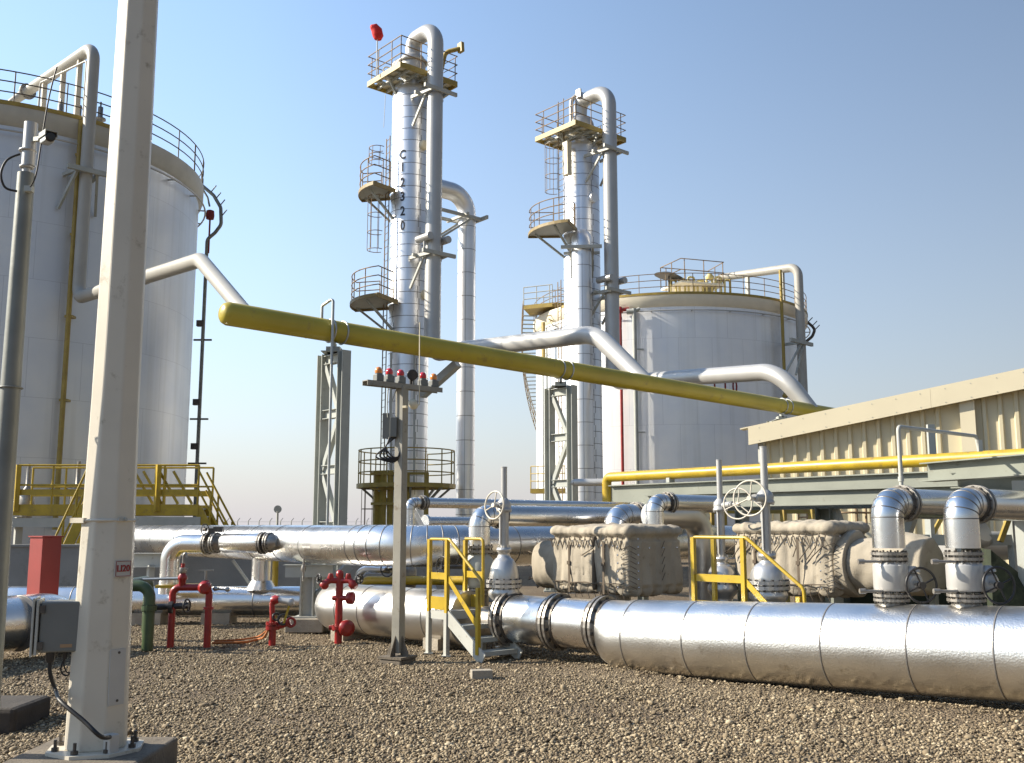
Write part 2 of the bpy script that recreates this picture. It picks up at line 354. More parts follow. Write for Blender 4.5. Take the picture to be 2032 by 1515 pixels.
def handwheel(mb, c, ax, R, r=.014, m=0, sp=4, hub=.03):
    ax = V(ax).normalized(); mb.torus(c, ax, R, r, 32, 8, m); mb.disc(c, ax, hub, .06, 12, m)
    u = ax.cross(Z); u = u.normalized() if u.length > .1 else V((1, 0, 0)); q = ax.cross(u)
    for k in range(sp):
        a = 2*math.pi*k/sp+.4; mb.tube([V(c), V(c)+(u*math.cos(a)+q*math.sin(a))*R], r*.75, 6, m=m)
    return mb
# ================================================================== THE GROUND
def ground_mat():
    m = bpy.data.materials.new('gravel_ground'); m.use_nodes = True; n = m.node_tree; L = n.links; p = n.nodes['Principled BSDF']
    p.inputs['Roughness'].default_value = .95; tc = n.nodes.new('ShaderNodeTexCoord')
    vo = n.nodes.new('ShaderNodeTexVoronoi'); vo.inputs['Scale'].default_value = 42; L.new(tc.outputs['Object'], vo.inputs['Vector'])
    sp = n.nodes.new('ShaderNodeSeparateColor'); L.new(vo.outputs['Color'], sp.inputs[0])
    rp = n.nodes.new('ShaderNodeValToRGB'); e = rp.color_ramp.elements
    e[0].color = (.075, .052, .03, 1); e[1].color = (.25, .195, .12, 1); e.new(.5).color = (.15, .112, .066, 1)
    L.new(sp.outputs[0], rp.inputs[0])
    nz = n.nodes.new('ShaderNodeTexNoise'); nz.inputs['Scale'].default_value = .6; nz.inputs['Detail'].default_value = 7; L.new(tc.outputs['Object'], nz.inputs['Vector'])
    r2 = n.nodes.new('ShaderNodeValToRGB'); r2.color_ramp.elements[0].position = .42; r2.color_ramp.elements[1].position = .68; L.new(nz.outputs['Fac'], r2.inputs[0])
    mx = n.nodes.new('ShaderNodeMixRGB'); mx.inputs[2].default_value = (.13, .092, .056, 1); L.new(r2.outputs[0], mx.inputs[0]); L.new(rp.outputs[0], mx.inputs[1])
    L.new(mx.outputs[0], p.inputs['Base Color'])
    bp = n.nodes.new('ShaderNodeBump'); bp.inputs['Strength'].default_value = 1; bp.inputs['Distance'].default_value = .03; bp.invert = True
    L.new(vo.outputs['Distance'], bp.inputs['Height']); L.new(bp.outputs[0], p.inputs['Normal']); return m
def relief(x, y):
    f = np.clip((21-y)/3, 0, 1)*np.clip((y-2)/2, 0, 1)*np.clip((13-np.abs(x))/2, 0, 1)
    h = .022*np.sin(x*.9+1.3*np.sin(y*.7))*np.sin(y*1.1+.8)+.012*np.sin(2.3*x+1.1*y)*np.sin(1.9*y-.7*x)+.006*np.sin(5.1*x-2*y)*np.sin(4.3*y+x)
    d = (x-1.68)*.669+(y-12.13)*.743; t = (x-1.68)*.743-(y-12.13)*.669      # soil banked along the near side of the front pipeline
    h = h+.07*np.exp(-((d+.42)/.22)**2)*np.clip((t+1.5)/.8, 0, 1)
    return (h-.012)*f
gx = np.concatenate([[-2500, -400, -80, -30], np.arange(-14, 14.01, .22), [30, 80, 400, 2500]]); gy = np.concatenate([[-400, -60, -10], np.arange(1, 23.01, .22), [30, 60, 150, 500, 4500]])
XX, YY = np.meshgrid(gx, gy); ZZ = relief(XX, YY); nx, ny = len(gx), len(gy)
g = MB(); g.add(np.stack([XX, YY, ZZ], -1).reshape(-1, 3).tolist(), [(j*nx+i, j*nx+i+1, (j+1)*nx+i+1, (j+1)*nx+i) for j in range(ny-1) for i in range(nx-1)], 0, True)
me = bpy.data.meshes.new('ground'); me.from_pydata(g.v, [], g.f); me.polygons.foreach_set('use_smooth', [True]*len(g.f)); me.materials.append(ground_mat())
go = bpy.data.objects.new('ground', me); COL.objects.link(go); tag(go, kind='structure')
def gravel():
    t = (1+5**.5)/2
    iv = np.array([(-1, t, 0), (1, t, 0), (-1, -t, 0), (1, -t, 0), (0, -1, t), (0, 1, t), (0, -1, -t), (0, 1, -t), (t, 0, -1), (t, 0, 1), (-t, 0, -1), (-t, 0, 1)])/1.9
    fc = np.array([(0, 11, 5), (0, 5, 1), (0, 1, 7), (0, 7, 10), (0, 10, 11), (1, 5, 9), (5, 11, 4), (11, 10, 2), (10, 7, 6), (7, 1, 8), (3, 9, 4), (3, 4, 2), (3, 2, 6), (3, 6, 8), (3, 8, 9), (4, 9, 5), (2, 4, 11), (6, 2, 10), (8, 6, 7), (9, 8, 1)])
    N = 240000
    u = rng.random(N); y = 6.0+15.0*u**1.5; x = (rng.random(N)*2-1)*(.57*y+.3)
    den = .5+.5*np.sin(x*1.3+1.7*np.sin(y*.9+.4))*np.sin(y*1.7+1.3*np.sin(x*.7)); den = .36+.64*np.clip(den*1.7, 0, 1)
    dd = (x-1.68)*.669+(y-12.13)*.743; den = np.where(np.abs(dd+.35) < .32, den*.45, den)
    keep = rng.random(N) < den; x, y = x[keep], y[keep]; N = len(x)
    s = .0070+.0115*rng.random(N)**2.0; s *= np.where(rng.random(N) < .02, 1.9, 1.0); s *= np.where(rng.random(N) < .0012, 2.2, 1.0)
    sc3 = s[:, None]*(np.stack([.8+.7*rng.random(N), .7+.5*rng.random(N), .45+.35*rng.random(N)], 1))
    v = iv[None]*sc3[:, None, :]*(1+.36*(rng.random((N, 12, 1))-.5))
    a = rng.random(N)*6.283; ca, sa = np.cos(a)[:, None], np.sin(a)[:, None]; tl = (rng.random(N)-.5)*1.9
    ct, st_ = np.cos(tl)[:, None], np.sin(tl)[:, None]
    y1 = v[..., 1]*ct-v[..., 2]*st_; z1 = v[..., 1]*st_+v[..., 2]*ct; x1 = v[..., 0]
    px = x1*ca-y1*sa+x[:, None]; py = x1*sa+y1*ca+y[:, None]
    pz = z1+(relief(x, y)+s*(.1+.45*rng.random(N)))[:, None]
    co = np.stack([px, py, pz], -1).reshape(-1, 3).astype(np.float32)
    fs = (fc[None]+(np.arange(N)*12)[:, None, None]).reshape(-1, 3).astype(np.int32)
    me = bpy.data.meshes.new('gravel'); me.vertices.add(len(co)); me.vertices.foreach_set('co', co.ravel())
    me.loops.add(fs.size); me.loops.foreach_set('vertex_index', fs.ravel())
    me.polygons.add(len(fs)); me.polygons.foreach_set('loop_start', np.arange(0, fs.size, 3, dtype=np.int32))
    me.update(); me.validate()
    m = bpy.data.materials.new('gravel_stone'); m.use_nodes = True; n = m.node_tree; p = n.nodes['Principled BSDF']; p.inputs['Roughness'].default_value = .85
    ge = n.nodes.new('ShaderNodeNewGeometry'); rp = n.nodes.new('ShaderNodeValToRGB'); e = rp.color_ramp.elements
    e[0].color = (.075, .053, .030, 1); e[1].color = (.50, .41, .275, 1); e.new(.3).color = (.17, .127, .075, 1); e.new(.8).color = (.31, .243, .15, 1)
    n.links.new(ge.outputs['Random Per Island'], rp.inputs[0]); n.links.new(rp.outputs[0], p.inputs['Base Color']); me.materials.append(m)
    o = bpy.data.objects.new('gravel', me); COL.objects.link(o); tag(o, kind='stuff', label='grey brown crushed gravel spread over the plant yard', cat='gravel')
gravel()
# ================================================================== STORAGE TANKS
def tank(C, R, zt, label, shellmat, trim, railm, toe_arc, posts, toem=None):
    toem = toem or yelo
    t = thing('storage_tank', label, 'tank', (C[0], C[1], 0), 'cylindrical storage tanks')
    sh = MB(); sh.lathe([(R-.15, 0), (R-.15, zt-.75)], t.location, Z, 96)
    sh.build('shell', shellmat, t)
    rf = MB(); rf.lathe([(R, zt), (R*.6, zt+.38), (R*.25, zt+.62), (.01, zt+.7)], t.location, Z, 72); rf.build('roof', white, t)
    rim = MB(); rim.lathe([(R-.15, zt-.75), (R-.02, zt-.62), (R-.02, zt-.55), (R+.02, zt-.5), (R+.02, zt-.004)], t.location, Z, 96); rim.build('rim_band', trim, t)
    toe = MB(); a0, a1 = toe_arc
    n = 40
    for i in range(n):
        p = arc(C, R+.03, a0+(a1-a0)*i/n, a0+(a1-a0)*(i+1)/n, zt, 1); toe.bar(p[0]-Z*.02, p[1]-Z*.02, .02, .14)
    toe.build('toe_plate', yelo, t)
    r = MB(); rail(r, arc(C, R-.02, 0, 2*math.pi*.999, zt, 90), 1.1, 3, .022, 2*math.pi*R/posts, m=0); r.build('handrail', railm, t)
    sp = MB(); sp.tube(arc(C, R+.12, 0, 2*math.pi*.999, zt-1.0, 90), .035, 8)
    for i in range(24):
        a = i*2*math.pi/24; c = V((C[0], C[1], zt-1.0)); d = V((math.cos(a), math.sin(a), 0)); sp.bar(c+d*(R-.16), c+d*(R+.15), .05, .05)
    sp.build('spray_ring_pipe', gpaint, t)
    return t
C1, R1, Z1 = (-19.7, 37.8), 7.2, 15.55
t1 = tank(C1, R1, Z1, 'large white tank at the left behind the lamp post, cut by the picture edge', tankm1, greycream, darkrail, (R_(270), R_(325)), 28)
# roof valves and nozzle on the left tank
vx, vy = cylhit(150, 230, C1, 6.0)
mb = MB()
for dx in (-.5, .1, .8): mb.lathe([(.12, 0), (.12, .3), (.2, .32), (.2, .38), (.09, .4), (.09, .8), (.03, .82), (.03, 1.0)], (vx+dx, vy+.2*dx, Z1+.1), Z, 12)
mb.build('roof_nozzle', flmet, t1)
# the big vapour line off the left tank: up over the roof edge, down the wall, across to the yellow header
HZ0, HZ1 = P(500, 631, 20.5), P(1545, 805, 33.6)
hd = (HZ1-HZ0).normalized()
def header_at(px):                       # the point of the header axis seen at a given column of the photo
    k = (px-1016)/F; a = HZ0; f0 = lambda t: (a+hd*t).x - k*(((a+hd*t).y)*CT+((a+hd*t).z-H)*ST)
    lo, hi = -30, 60
    for _ in range(60):
        mid = (lo+hi)/2
        if f0(lo)*f0(mid) <= 0: hi = mid
        else: lo = mid
    return a+hd*lo
vx, vy = cylhit(172, 330, C1, R1+.55); Yv = vy
top = V((vx, vy, Zp(92, Yv))); bot = V((vx, vy, Zp(592, Yv)))
roofp = V((vx-2.6, vy+3.4, Z1+.75))
rp0 = P(60, 178, Yv+3.6); rend = P(20, 206, Yv+3.6)
bend2 = P(398, 516, 23.6); he = header_at(494)
pts = [rend+Z*-.5, rend, rp0, top, bot, bend2, he]
rs = [.15, .15, .19, .205, .205, .185, .165]
vp = thing('vapour_pipe', 'grey bent vapour pipe from the left tank roof down to the header end', 'pipe', bot, 'vapour pipes running to the yellow header')
mb = MB(); p_, r_ = fillet(pts, rs, [.3, .3, .3, .55, .5, .9, .3], 8); mb.tube(p_, r_, 18); mb.build('pipe_run', bgrey, vp)
mb = MB(); mb.flange(P(55, 182, Yv+3.6), (top-rp0), .3, 0); mb.build('flange', [flmet, dmet], vp)
mb = MB(); mb.flange(bot.lerp(bend2, .62), (bend2-bot), .205, 0, .004, .012); mb.build('flange', [bgrey, bgrey], vp)
# props under the sloping run, and a wall bracket half way down
for f_ in (.25, .55, .8):
    mb = MB(); q = rp0.lerp(top, f_); mb.bar(V((q.x, q.y, Z1)), q-Z*.15, .16, .16); mb.build('prop', white, vp)
bz = Zp(343, Yv); o_ = V((vx-C1[0], vy-C1[1], 0)).normalized(); sdv = o_.cross(Z)
mb = MB(); cpt = V((vx, vy, bz))
for s_ in (-1, 1): mb.bar(cpt+sdv*(.5*s_)-o_*.9, cpt+sdv*(.32*s_)+o_*.28, .1, .12)
mb.bar(cpt-sdv*.72+o_*.27, cpt+sdv*.72+o_*.27, .12, .16)
for s_ in (-1, 1): mb.bar(cpt+sdv*(.33*s_)+o_*.1, cpt+sdv*(.62*s_)-o_*.62-Z*1.25, .09, .09)
mb.build('wall_bracket', steel, vp)
# smaller rail-like pipe beside the run
tp = MB(); q0, q1 = P(80, 165, Yv+2), P(172, 121, Yv+.3)
tp.pipe([V((q0.x, q0.y, Z1)), q0, q1, V((q1.x, q1.y, Z1-.2))], .035, .1, 10)
tag(tp.build('balance_pipe', bgrey), 'thin grey bent pipe beside the sloping vapour run on the left tank roof', 'pipe')
# yellow vertical pipe on the tank wall
yx, yy = cylhit(138, 600, C1, R1+.12)
mb = MB(); mb.tube([(yx, yy, 1.6), (yx, yy, Z1-.15)], .085, 12)
for k in range(5): mb.box((yx-.0, yy+.12, 3+k*2.8), (.26, .3, .08))
tag(mb.build('yellow_wall_pipe', yelo), 'weathered yellow upright pipe running down the left tank wall', 'pipe')
# drencher loop and downpipe at the right-hand limb of the left tank
Yd = 41.0
mb = MB()
dn = P(411, 480, Yd)
loop = [P(398, 366, Yd), P(424, 388, Yd), P(438, 412, Yd), P(439, 446, Yd), P(427, 462, Yd), P(413, 474, Yd), dn, V((dn.x, dn.y, .4))]
mb.pipe(loop, .075, .35, 10)
for i in range(4):
    q = P([420, 429, 437, 441][i], [380, 394, 408, 428][i], Yd); mb.tube([q, q+V((.22, -.1, .22))], .025, 6)
mb.pipe([P(400, 372, Yd), P(412, 392, Yd), P(416, 410, Yd)], .04, .2, 8)
dp = thing('drencher_pipe', 'dark curved spray pipe dropping down the right edge of the left tank', 'pipe', (dn.x, dn.y, .4))
mb.build('pipe_run', weath, dp)
mb = MB(); q = P(417, 428, Yd); mb.lathe([(.16, -.16), (.18, 0), (.16, .2), (.06, .24)], q, Z, 14); mb.tube([q-Z*.15, V((q.x, q.y, dn.z-.5))], .04, 8); mb.build('valve_cap', brick_red, dp)
for py in (675, 832, 920):
    zz = Zp(py, Yd); mb = MB(); mb.box((dn.x, dn.y, zz), (.75, .08, .07)); mb.build('pipe_clamp', dmet, dp); mb = MB(); mb.box((dn.x-.12, dn.y, zz+.7), (.3, .2, .25)); mb.build('wall_shoe', dmet, dp)
yell2 = mat('pale_yellow_paint', (.62, .52, .22), .5, 0, .1, 2)
# ---- right tank
C2, R2, Z2 = (9.91, 62.45), 8.54, 14.5
t2 = tank(C2, R2, Z2, 'silver white tank standing behind the beige shed and second column', tankm2, creamt, rustrail, (R_(215), R_(345)), 36, yell2)
def wall_pipe(name, px, py, z0, z1, r, m, label, off=.1, extra=None):
    x, y = cylhit(px, py, C2, R2+off); mb = MB(); mb.tube([(x, y, z0), (x, y, z1)], r, 10)
    if extra: extra(mb, x, y)
    return tag(mb.build(name, m), label, 'pipe')
def red_end(mb, x, y):
    mb.lathe([(.0, 0), (.14, .05), (.18, .2), (.1, .34), (0, .4)], (x, y, Zp(616, y)-.2), Z, 12); mb.tube([(x, y, Zp(616, y)), (x+.5, y, Zp(614, y))], .1, 8)
    mb.lathe([(.09, 0), (.11, .1), (.09, .2)], (x, y, Zp(636, y)), Z, 10)
def grey_end(mb, x, y):
    zt = Zp(618, y); mb.tube([(x, y, zt), (x-.4, y+.1, zt)], .16, 8); mb.tube([(x, y, zt), (x+.3, y, zt+.15)], .1, 8)
    for k in range(5): mb.box((x+.25, y+.1, 2.2+k*2.3), (.5, .06, .06))
wall_pipe('foam_pipe', 1233, 760, .3, Zp(606, 54.2), .085, red, 'thin dark red foam pipe running up the right tank wall', .2, red_end)
wall_pipe('foam_pipe', 1261, 760, .3, Zp(612, 54.2), .12, steel, 'grey foam pipe beside the red one on the right tank wall', .2, grey_end)
def yl(mb, x, y): mb.lathe([(.1, 0), (.18, .1), (.1, .25)], (x, y, Zp(790, y)), Z, 10)
wall_pipe('drain_pipe', 1554, 680, Zp(790, 56.5), Zp(545, 56.5), .09, yelo, 'thin yellow drain pipe on the right side of the silver white tank', .25, yl)
# vapour pipe over the edge of tank 2
vx, vy = cylhit(1589, 660, C2, R2+.75); Yt = vy
topz = Zp(530, Yt)
vp2 = thing('vapour_pipe', 'grey bent vapour pipe coming over the right tank edge', 'pipe', (vx, vy, 3), 'vapour pipes running to the yellow header')
q0 = P(1432, 551, Yt+4.0)
mb = MB(); p_, r_ = fillet([q0-Z*1.1+V((-1.2, 0, 0)), q0, V((vx, vy, topz)), V((vx, vy, 3))], [.22, .23, .25, .25], .6, 8); mb.tube(p_, r_, 16); mb.build('pipe_run', bgrey, vp2)
for f_ in (.35, .8):
    mb = MB(); q = q0.lerp(V((vx, vy, topz)), f_); mb.bar(V((q.x, q.y, Z2)), q-Z*.2, .2, .2); mb.build('prop', steell, vp2)
bz = Zp(683, Yt); o_ = V((vx-C2[0], vy-C2[1], 0)).normalized(); sdv = -o_.cross(Z); cpt = V((vx, vy, bz))
mb = MB(); mb.bar(cpt-sdv*1.7+o_*.3, cpt+sdv*.7+o_*.3, .14, .2); mb.bar(cpt-sdv*.5-o_*.8, cpt-sdv*.5+o_*.3, .12, .16)
for s_ in (-1.5, -.4): mb.bar(cpt+sdv*s_+o_*.15-Z*1.9-sdv*.6, cpt+sdv*(s_*.2)+o_*.2, .1, .1)
mb.build('wall_bracket', steel, vp2)
mb = MB(); q1 = P(1448, 553, Yt+3.5); q2 = P(1551, 533, Yt+.8)
mb.pipe([V((q1.x, q1.y, Z2)), q1, q2, V((q2.x, q2.y, Z2-.5))], .06, .15, 8)
tag(mb.build('balance_pipe', yelo), 'thin yellow bent pipe under the vapour run on the right tank roof', 'pipe')
# drencher loop at the right limb
Yd = 60; mb = MB(); mb.pipe([P(1598, 636, Yd), P(1612, 648, Yd), P(1617, 655, Yd), P(1612, 668, Yd), P(1600, 678, Yd)], .09, .5, 8)
for i in range(3): 
    q = P([1603, 1612, 1617][i], [640, 647, 655][i], Yd); mb.tube([q, q+V((.3, 0, .3))], .03, 5)
tag(mb.build('spray_pipe', dmet), 'dark curved spray pipe sticking out of the right tank edge', 'pipe')
# roof centre deck with rails and valves
cx = P(1378, 560, 59.5); rc = thing('roof_deck', 'small railed deck with yellow valves on the right tank roof', 'platform', (cx.x, cx.y, Z2+.3))
mb = MB(); zb = Zp(566, 59.5); cor = [(cx.x-1.9, 60.5), (cx.x-1.0, 58.3), (cx.x+1.75, 59.2), (cx.x+1.2, 61.4)]
mb.prism(cor, zb-.12, zb); mb.build('deck_floor', creamt, rc)
mb = MB(); rail(mb, [V((x, y, zb)) for x, y in cor], 1.35, 2, .03, 1.3, True); mb.build('handrail', rustrail, rc)
mb = MB()
for i in range(7):
    x = cx.x-1.5+i*.55; mb.pipe([(x, 59.3, Z2+.3), (x, 59.3, zb+.25+.1*(i % 3)), (x+.35, 59.4, zb+.25+.1*(i % 3)), (x+.35, 59.4, Z2+.3)], .07, .1, 8)
mb.lathe([(.35, 0), (.35, .2), (.2, .3), (.2, .45)], (cx.x+.5, 60, zb), Z, 16); mb.lathe([(.2, 0), (.28, .15), (.12, .35)], (cx.x+.9, 59.3, zb+.3), Z, 12)
mb.build('roof_valve', yell2, rc)
mb = MB(); q = P(1327, 548, 59); mb.lathe([(.9, -.05), (.5, .12), (.05, .25)], q, V((.2, 0, 1)), 12); mb.tube([q-Z*1.0, q], .06, 6); tag(mb.build('roof_vent', dmet), 'dark hooded vent beside the deck on the right tank roof', 'vent')
# red stencil on tank 2
sn = MB()
for ch, px in (('1', 1418), ('1', 1439), ('0', 1458)):
    x, y = cylhit(px, 765, C2, R2-.15); text_on_cyl(sn, ch, 1.05, C2, R2-.15, math.atan2(y-C2[1], x-C2[0]), Zp(769, y), 0, .62)
sn.build('stencilled_number', brick_red, t2)
# ---- spiral stair and landing at the left limb of the right tank
mb = MB(); zpz = Zp(612, 60); pc = P(1068, 612, 60); pl = math.pi
mb.prism([(pc.x-.9, 59.2), (pc.x+.8, 58.4), (pc.x+2.6, 58.6), (pc.x+2.0, 60.6), (pc.x-.5, 61)], zpz-.25, zpz); mb.build('landing', yelo, t2)
mb = MB(); rail(mb, [V((pc.x-.9, 59.2, zpz)), V((pc.x+.8, 58.4, zpz))], 1.1, 3, .03, .85); rail(mb, [V((pc.x+2.5, 58.6, zpz)), V((pc.x+.8, 58.4, zpz))], .75, 2, .026, 1.0); mb.tube([(pc.x+1.7, 58.8, zpz), (pc.x+1.7, 58.8, zpz+1.3)], .08, 8); mb.build('landing_rail', steell, t2)
mb = MB(); sa = lambda i: R_(188)-i*.021
for i in range(46):
    zz = zpz-.23*(i+1); a = sa(i); c_ = V((C2[0], C2[1], zz)); d_ = V((math.cos(a), math.sin(a), 0))
    if zz > .6: mb.bar(c_+d_*(R2-.13), c_+d_*(R2+.75), .24, .035)
mb.build('stair_tread', steel, t2)
mb = MB()
for dz in (.0, .5, .95): mb.tube([(C2[0]+(R2+.75)*math.cos(sa(i)), C2[1]+(R2+.75)*math.sin(sa(i)), zpz-.23*(i+1)+dz) for i in range(46)], .03, 6)
for i in range(0, 46, 3): a = sa(i); x, y = C2[0]+(R2+.75)*math.cos(a), C2[1]+(R2+.75)*math.sin(a); mb.tube([(x, y, zpz-.23*(i+1)), (x, y, zpz-.23*(i+1)+.95)], .025, 5)
mb.build('stair_rail', rustrail, t2)
mb = MB()
for i in range(9): q = P(1085+3*i, 628+5*i, 58.3); mb.bar(q, q+V((.7, .5, -.25 if i % 2 else .3)), .05, .05)
q = P(1078, 640, 58.4); mb.bar(q, q-Z*2.6, .16, .16); mb.build('landing_bracket', yelo, t2)
mb = MB()
for a in (R_(200), R_(204)): mb.tube([(C2[0]+(R2+.02)*math.cos(a), C2[1]+(R2+.02)*math.sin(a), 1.5), (C2[0]+(R2+.02)*math.cos(a), C2[1]+(R2+.02)*math.sin(a), Z2-1)], .05, 6)
for k in range(12): mb.bar((C2[0]+(R2+.02)*math.cos(R_(200)), C2[1]+(R2+.02)*math.sin(R_(200)), 2+k), (C2[0]+(R2+.02)*math.cos(R_(204)), C2[1]+(R2+.02)*math.sin(R_(204)), 2+k), .04, .04)
mb.build('wall_ladder', steel, t2)
mb = MB(); zb = Zp(970, 56); cc = P(1066, 960, 56.5); mb.prism([(cc.x-.4, 56.2), (cc.x+1.8, 55.6), (cc.x+2.0, 57), (cc.x-.2, 57.4)], zb-.25, zb); rail(mb, [V((cc.x-.35, 57.3, zb)), V((cc.x-.35, 56.2, zb)), V((cc.x+1.8, 55.6, zb))], 1.25, 3, .03, .75)
mb.build('lower_landing', yelo, t2)
# ================================================================== DISTILLATION COLUMNS
def half_ring(mb, C, r0, r1, a0, a1, z0, z1, n=10, m=0):
    poly = [(C[0]+r1*math.cos(a0+(a1-a0)*i/n), C[1]+r1*math.sin(a0+(a1-a0)*i/n)) for i in range(n+1)]
    poly += [(C[0]+r0*math.cos(a1+(a0-a1)*i/n), C[1]+r0*math.sin(a1+(a0-a1)*i/n)) for i in range(n+1)]
    N = len(poly); k = n+1
    vs = [V((x, y, z0)) for x, y in poly]+[V((x, y, z1)) for x, y in poly]; fs = []
    for i in range(n):
        a, b, c, d = i, i+1, N-2-i, N-1-i; fs += [(d, c, b, a), (N+a, N+b, N+c, N+d)]
    fs += [(i, (i+1) % N, N+(i+1) % N, N+i) for i in range(N)]; mb.add(vs, fs, m)
def side_platform(t, C, R, z, a0, a1, r1):
    mb = MB(); half_ring(mb, C, R+.06, r1, a0, a1, z-.05, z); mb.build('platform_floor', steel, t)
    mb = MB(); e = arc(C, r1, a0, a1, z-.06, 10)
    for i in range(10): mb.bar(e[i], e[i+1], .03, .15)
    for a in (a0, a1): mb.bar(V((C[0]+(R+.06)*math.cos(a), C[1]+(R+.06)*math.sin(a), z-.06)), V((C[0]+r1*math.cos(a), C[1]+r1*math.sin(a), z-.06)), .04, .2)
    mb.build('edge_beam', sideedge, t)
    mb = MB(); rail(mb, [V((C[0]+(R+.5)*math.cos(a0), C[1]+(R+.5)*math.sin(a0), z))]+arc(C, r1-.05, a0, a1, z, 10)+[V((C[0]+(R+.4)*math.cos(a1), C[1]+(R+.4)*math.sin(a1), z))], 1.15, 3, .024, .95); mb.build('handrail', rustrail, t)
    mb = MB()
    for f_ in (.2, .75):
        mb = MB(); a = a0+(a1-a0)*f_; d = V((math.cos(a), math.sin(a), 0)); c = V((C[0], C[1], z)); mb.bar(c+d*(R-.05)-Z*1.25, c+d*(r1-.25)-Z*.12, .09, .09); mb.build('support_brace', steel, t)
def top_platform(t, C, z, a, b):
    c = V((C[0], C[1], z)); cs = [c+B*b-A*a, c+B*b+A*a, c-B*b+A*a, c-B*b-A*a]
    mb = MB()
    for i in range(4): mb.bar(cs[i]-Z*.05, cs[(i+1) % 4]-Z*.05, .06, .24)
    mb.build('edge_beam', yelo, t)
    mb = MB()
    for f_ in (-.66, -.33, 0, .33, .66): mb.bar(c+A*(a*f_)-B*b-Z*.1, c+A*(a*f_)+B*b-Z*.1, .1, .1)
    for f_ in (-.5, 0, .5): mb.bar(c+B*(b*f_)-A*a-Z*.06, c+B*(b*f_)+A*a-Z*.06, .08, .08)
    mb.build('joist', steel, t)
    mb = MB(); n = 9
    for i in range(n):
        for j in range(n):
            if (i*5+j*3) % 11 == 0: continue
            u0, u1 = -a+2*a*i/n, -a+2*a*(i+1)/n; w0, w1 = -b+2*b*j/n, -b+2*b*(j+1)/n
            mb.add([c+A*u0+B*w0, c+A*u1+B*w0, c+A*u1+B*w1, c+A*u0+B*w1], [(0, 1, 2, 3)])
    mb.build('floor_plate', beiged, t)
    mb = MB(); rail(mb, [q+Z*.06 for q in cs], 1.2, 3, .024, 1.05, True); mb.build('handrail', rustrail, t)
    mb = MB()
    for s_ in (-1, 1):
        mb.bar(c-A*(a*.8)*s_-Z*.2, c-A*.5*s_-Z*1.25, .1, .1); mb.bar(c-B*(b*.8)*s_-Z*.2, c-B*.5*s_-Z*1.25, .1, .1)
    mb.build('support_brace', steel, t)
def pipe_bracket(t, C, R, q, z, rr, brace=1.3):
    d = V((q.x-C[0], q.y-C[1], 0)); L = d.length; d.normalize(); s_ = d.cross(Z); c = V((C[0], C[1], z)); mb = MB()
    for k in (-1, 1):
        mb.bar(c+d*(R-.1)+s_*(.55*k), c+d*(L+rr+.1)+s_*((rr+.06)*k), .1, .14); mb.bar(c+d*(R-.05)+s_*(.5*k)-Z*brace, c+d*(L-.1)+s_*((rr+.06)*k)-Z*.06, .09, .09)
    mb.bar(c+d*(L+rr+.08)-s_*(rr+.5)+Z*.02, c+d*(L+rr+.08)+s_*(rr+.5)+Z*.02, .1, .16); mb.bar(c+d*(L-rr-.1)-s_*(rr+.4)+Z*.02, c+d*(L-rr-.1)+s_*(rr+.4)+Z*.02, .1, .12)
    return mb.build('pipe_bracket', steell, t)
def spring_cans(t, q, z, rr):
    mb = MB()
    for k in (-1, 1): mb.lathe([(.16, -.45), (.16, .45)], V((q.x, q.y, z))+A*(k*(rr+.12))*1.0, B, 14); mb.tube([V((q.x, q.y, z))+A*(k*(rr+.12)), V((q.x, q.y, z-.65))+A*(k*(rr+.1))], .05, 6)
    mb.build('spring_hanger', gpaint, t)
def column(label, px, Y, R, zt, nseam, letters=None):
    c = P(px, 250, Y); C = (c.x, c.y); t = thing('distillation_column', label, 'column', (C[0], C[1], 0), 'tall distillation columns')
    mb = MB(); mb.lathe([(R, 0), (R, zt-.1), (R*.93, zt+.12), (R*.62, zt+.3), (.45, zt+.42)], t.location, Z, 48)
    mb.build('shell', alut, t)
    mb = MB(); seams(mb, (C[0], C[1], 3.0), (C[0], C[1], zt-.15), R, nseam, 0, .022, .006)
    for a in (R_(300), R_(222)):
        for i in range(nseam):
            z0 = 3.0+(zt-3.15)*i/nseam; z1 = z0+(zt-3.15)/nseam; aa = a+(.09 if i % 2 else 0); d = V((math.cos(aa), math.sin(aa), 0)); mb.bar(V((C[0], C[1], z0))+d*R, V((C[0], C[1], z1))+d*R, .02, .008, d)
    mb.build('cladding_joint', seam, t)
    return t, C
# ---------------- first column
RA = .86; ZA = Zp(186, 42)
ca, CA = column('tallest silver column, lettered C12320, with the red windsock above', 817, 42, RA, ZA, 34)
zpl = Zp(166, 42); top_platform(ca, CA, zpl, 1.5, 1.3)
mb = MB(); mb.lathe([(.45, ZA+.4), (.45, zpl+.1), (.58, zpl+.3), (.58, zpl+1.05), (.5, zpl+1.2), (.36, zpl+1.3)], (CA[0], CA[1], 0), Z, 24); mb.torus((CA[0], CA[1], zpl+.95), Z, .62, .06); mb.build('top_nozzle', gpaint, ca)
mb = MB(); q = V((CA[0], CA[1], zpl+.5))-A*.9+B*.1; mb.lathe([(.28, -.12), (.28, .12)], q, V((-.6, -.6, .3)), 16); mb.tube([q, V((CA[0], CA[1], zpl+.5))], .12, 10); mb.torus(q-B*.7, V((.5, -.8, .2)), .22, .03); mb.build('manway', white, ca)
for z_, a0, a1, r1 in ((Zp(388, 42), 168, 232, 2.25), (Zp(606, 42), 165, 245, 2.5)): side_platform(ca, CA, RA, z_, R_(a0), R_(a1), r1)
zb = Zp(962, 42)
mb = MB(); half_ring(mb, CA, RA+.06, 2.05, R_(0), R_(359), zb-.05, zb, 28); mb.build('platform_floor', steell, ca)
mb = MB(); e = arc(CA, 2.05, 0, 2*math.pi, zb-.08, 28)
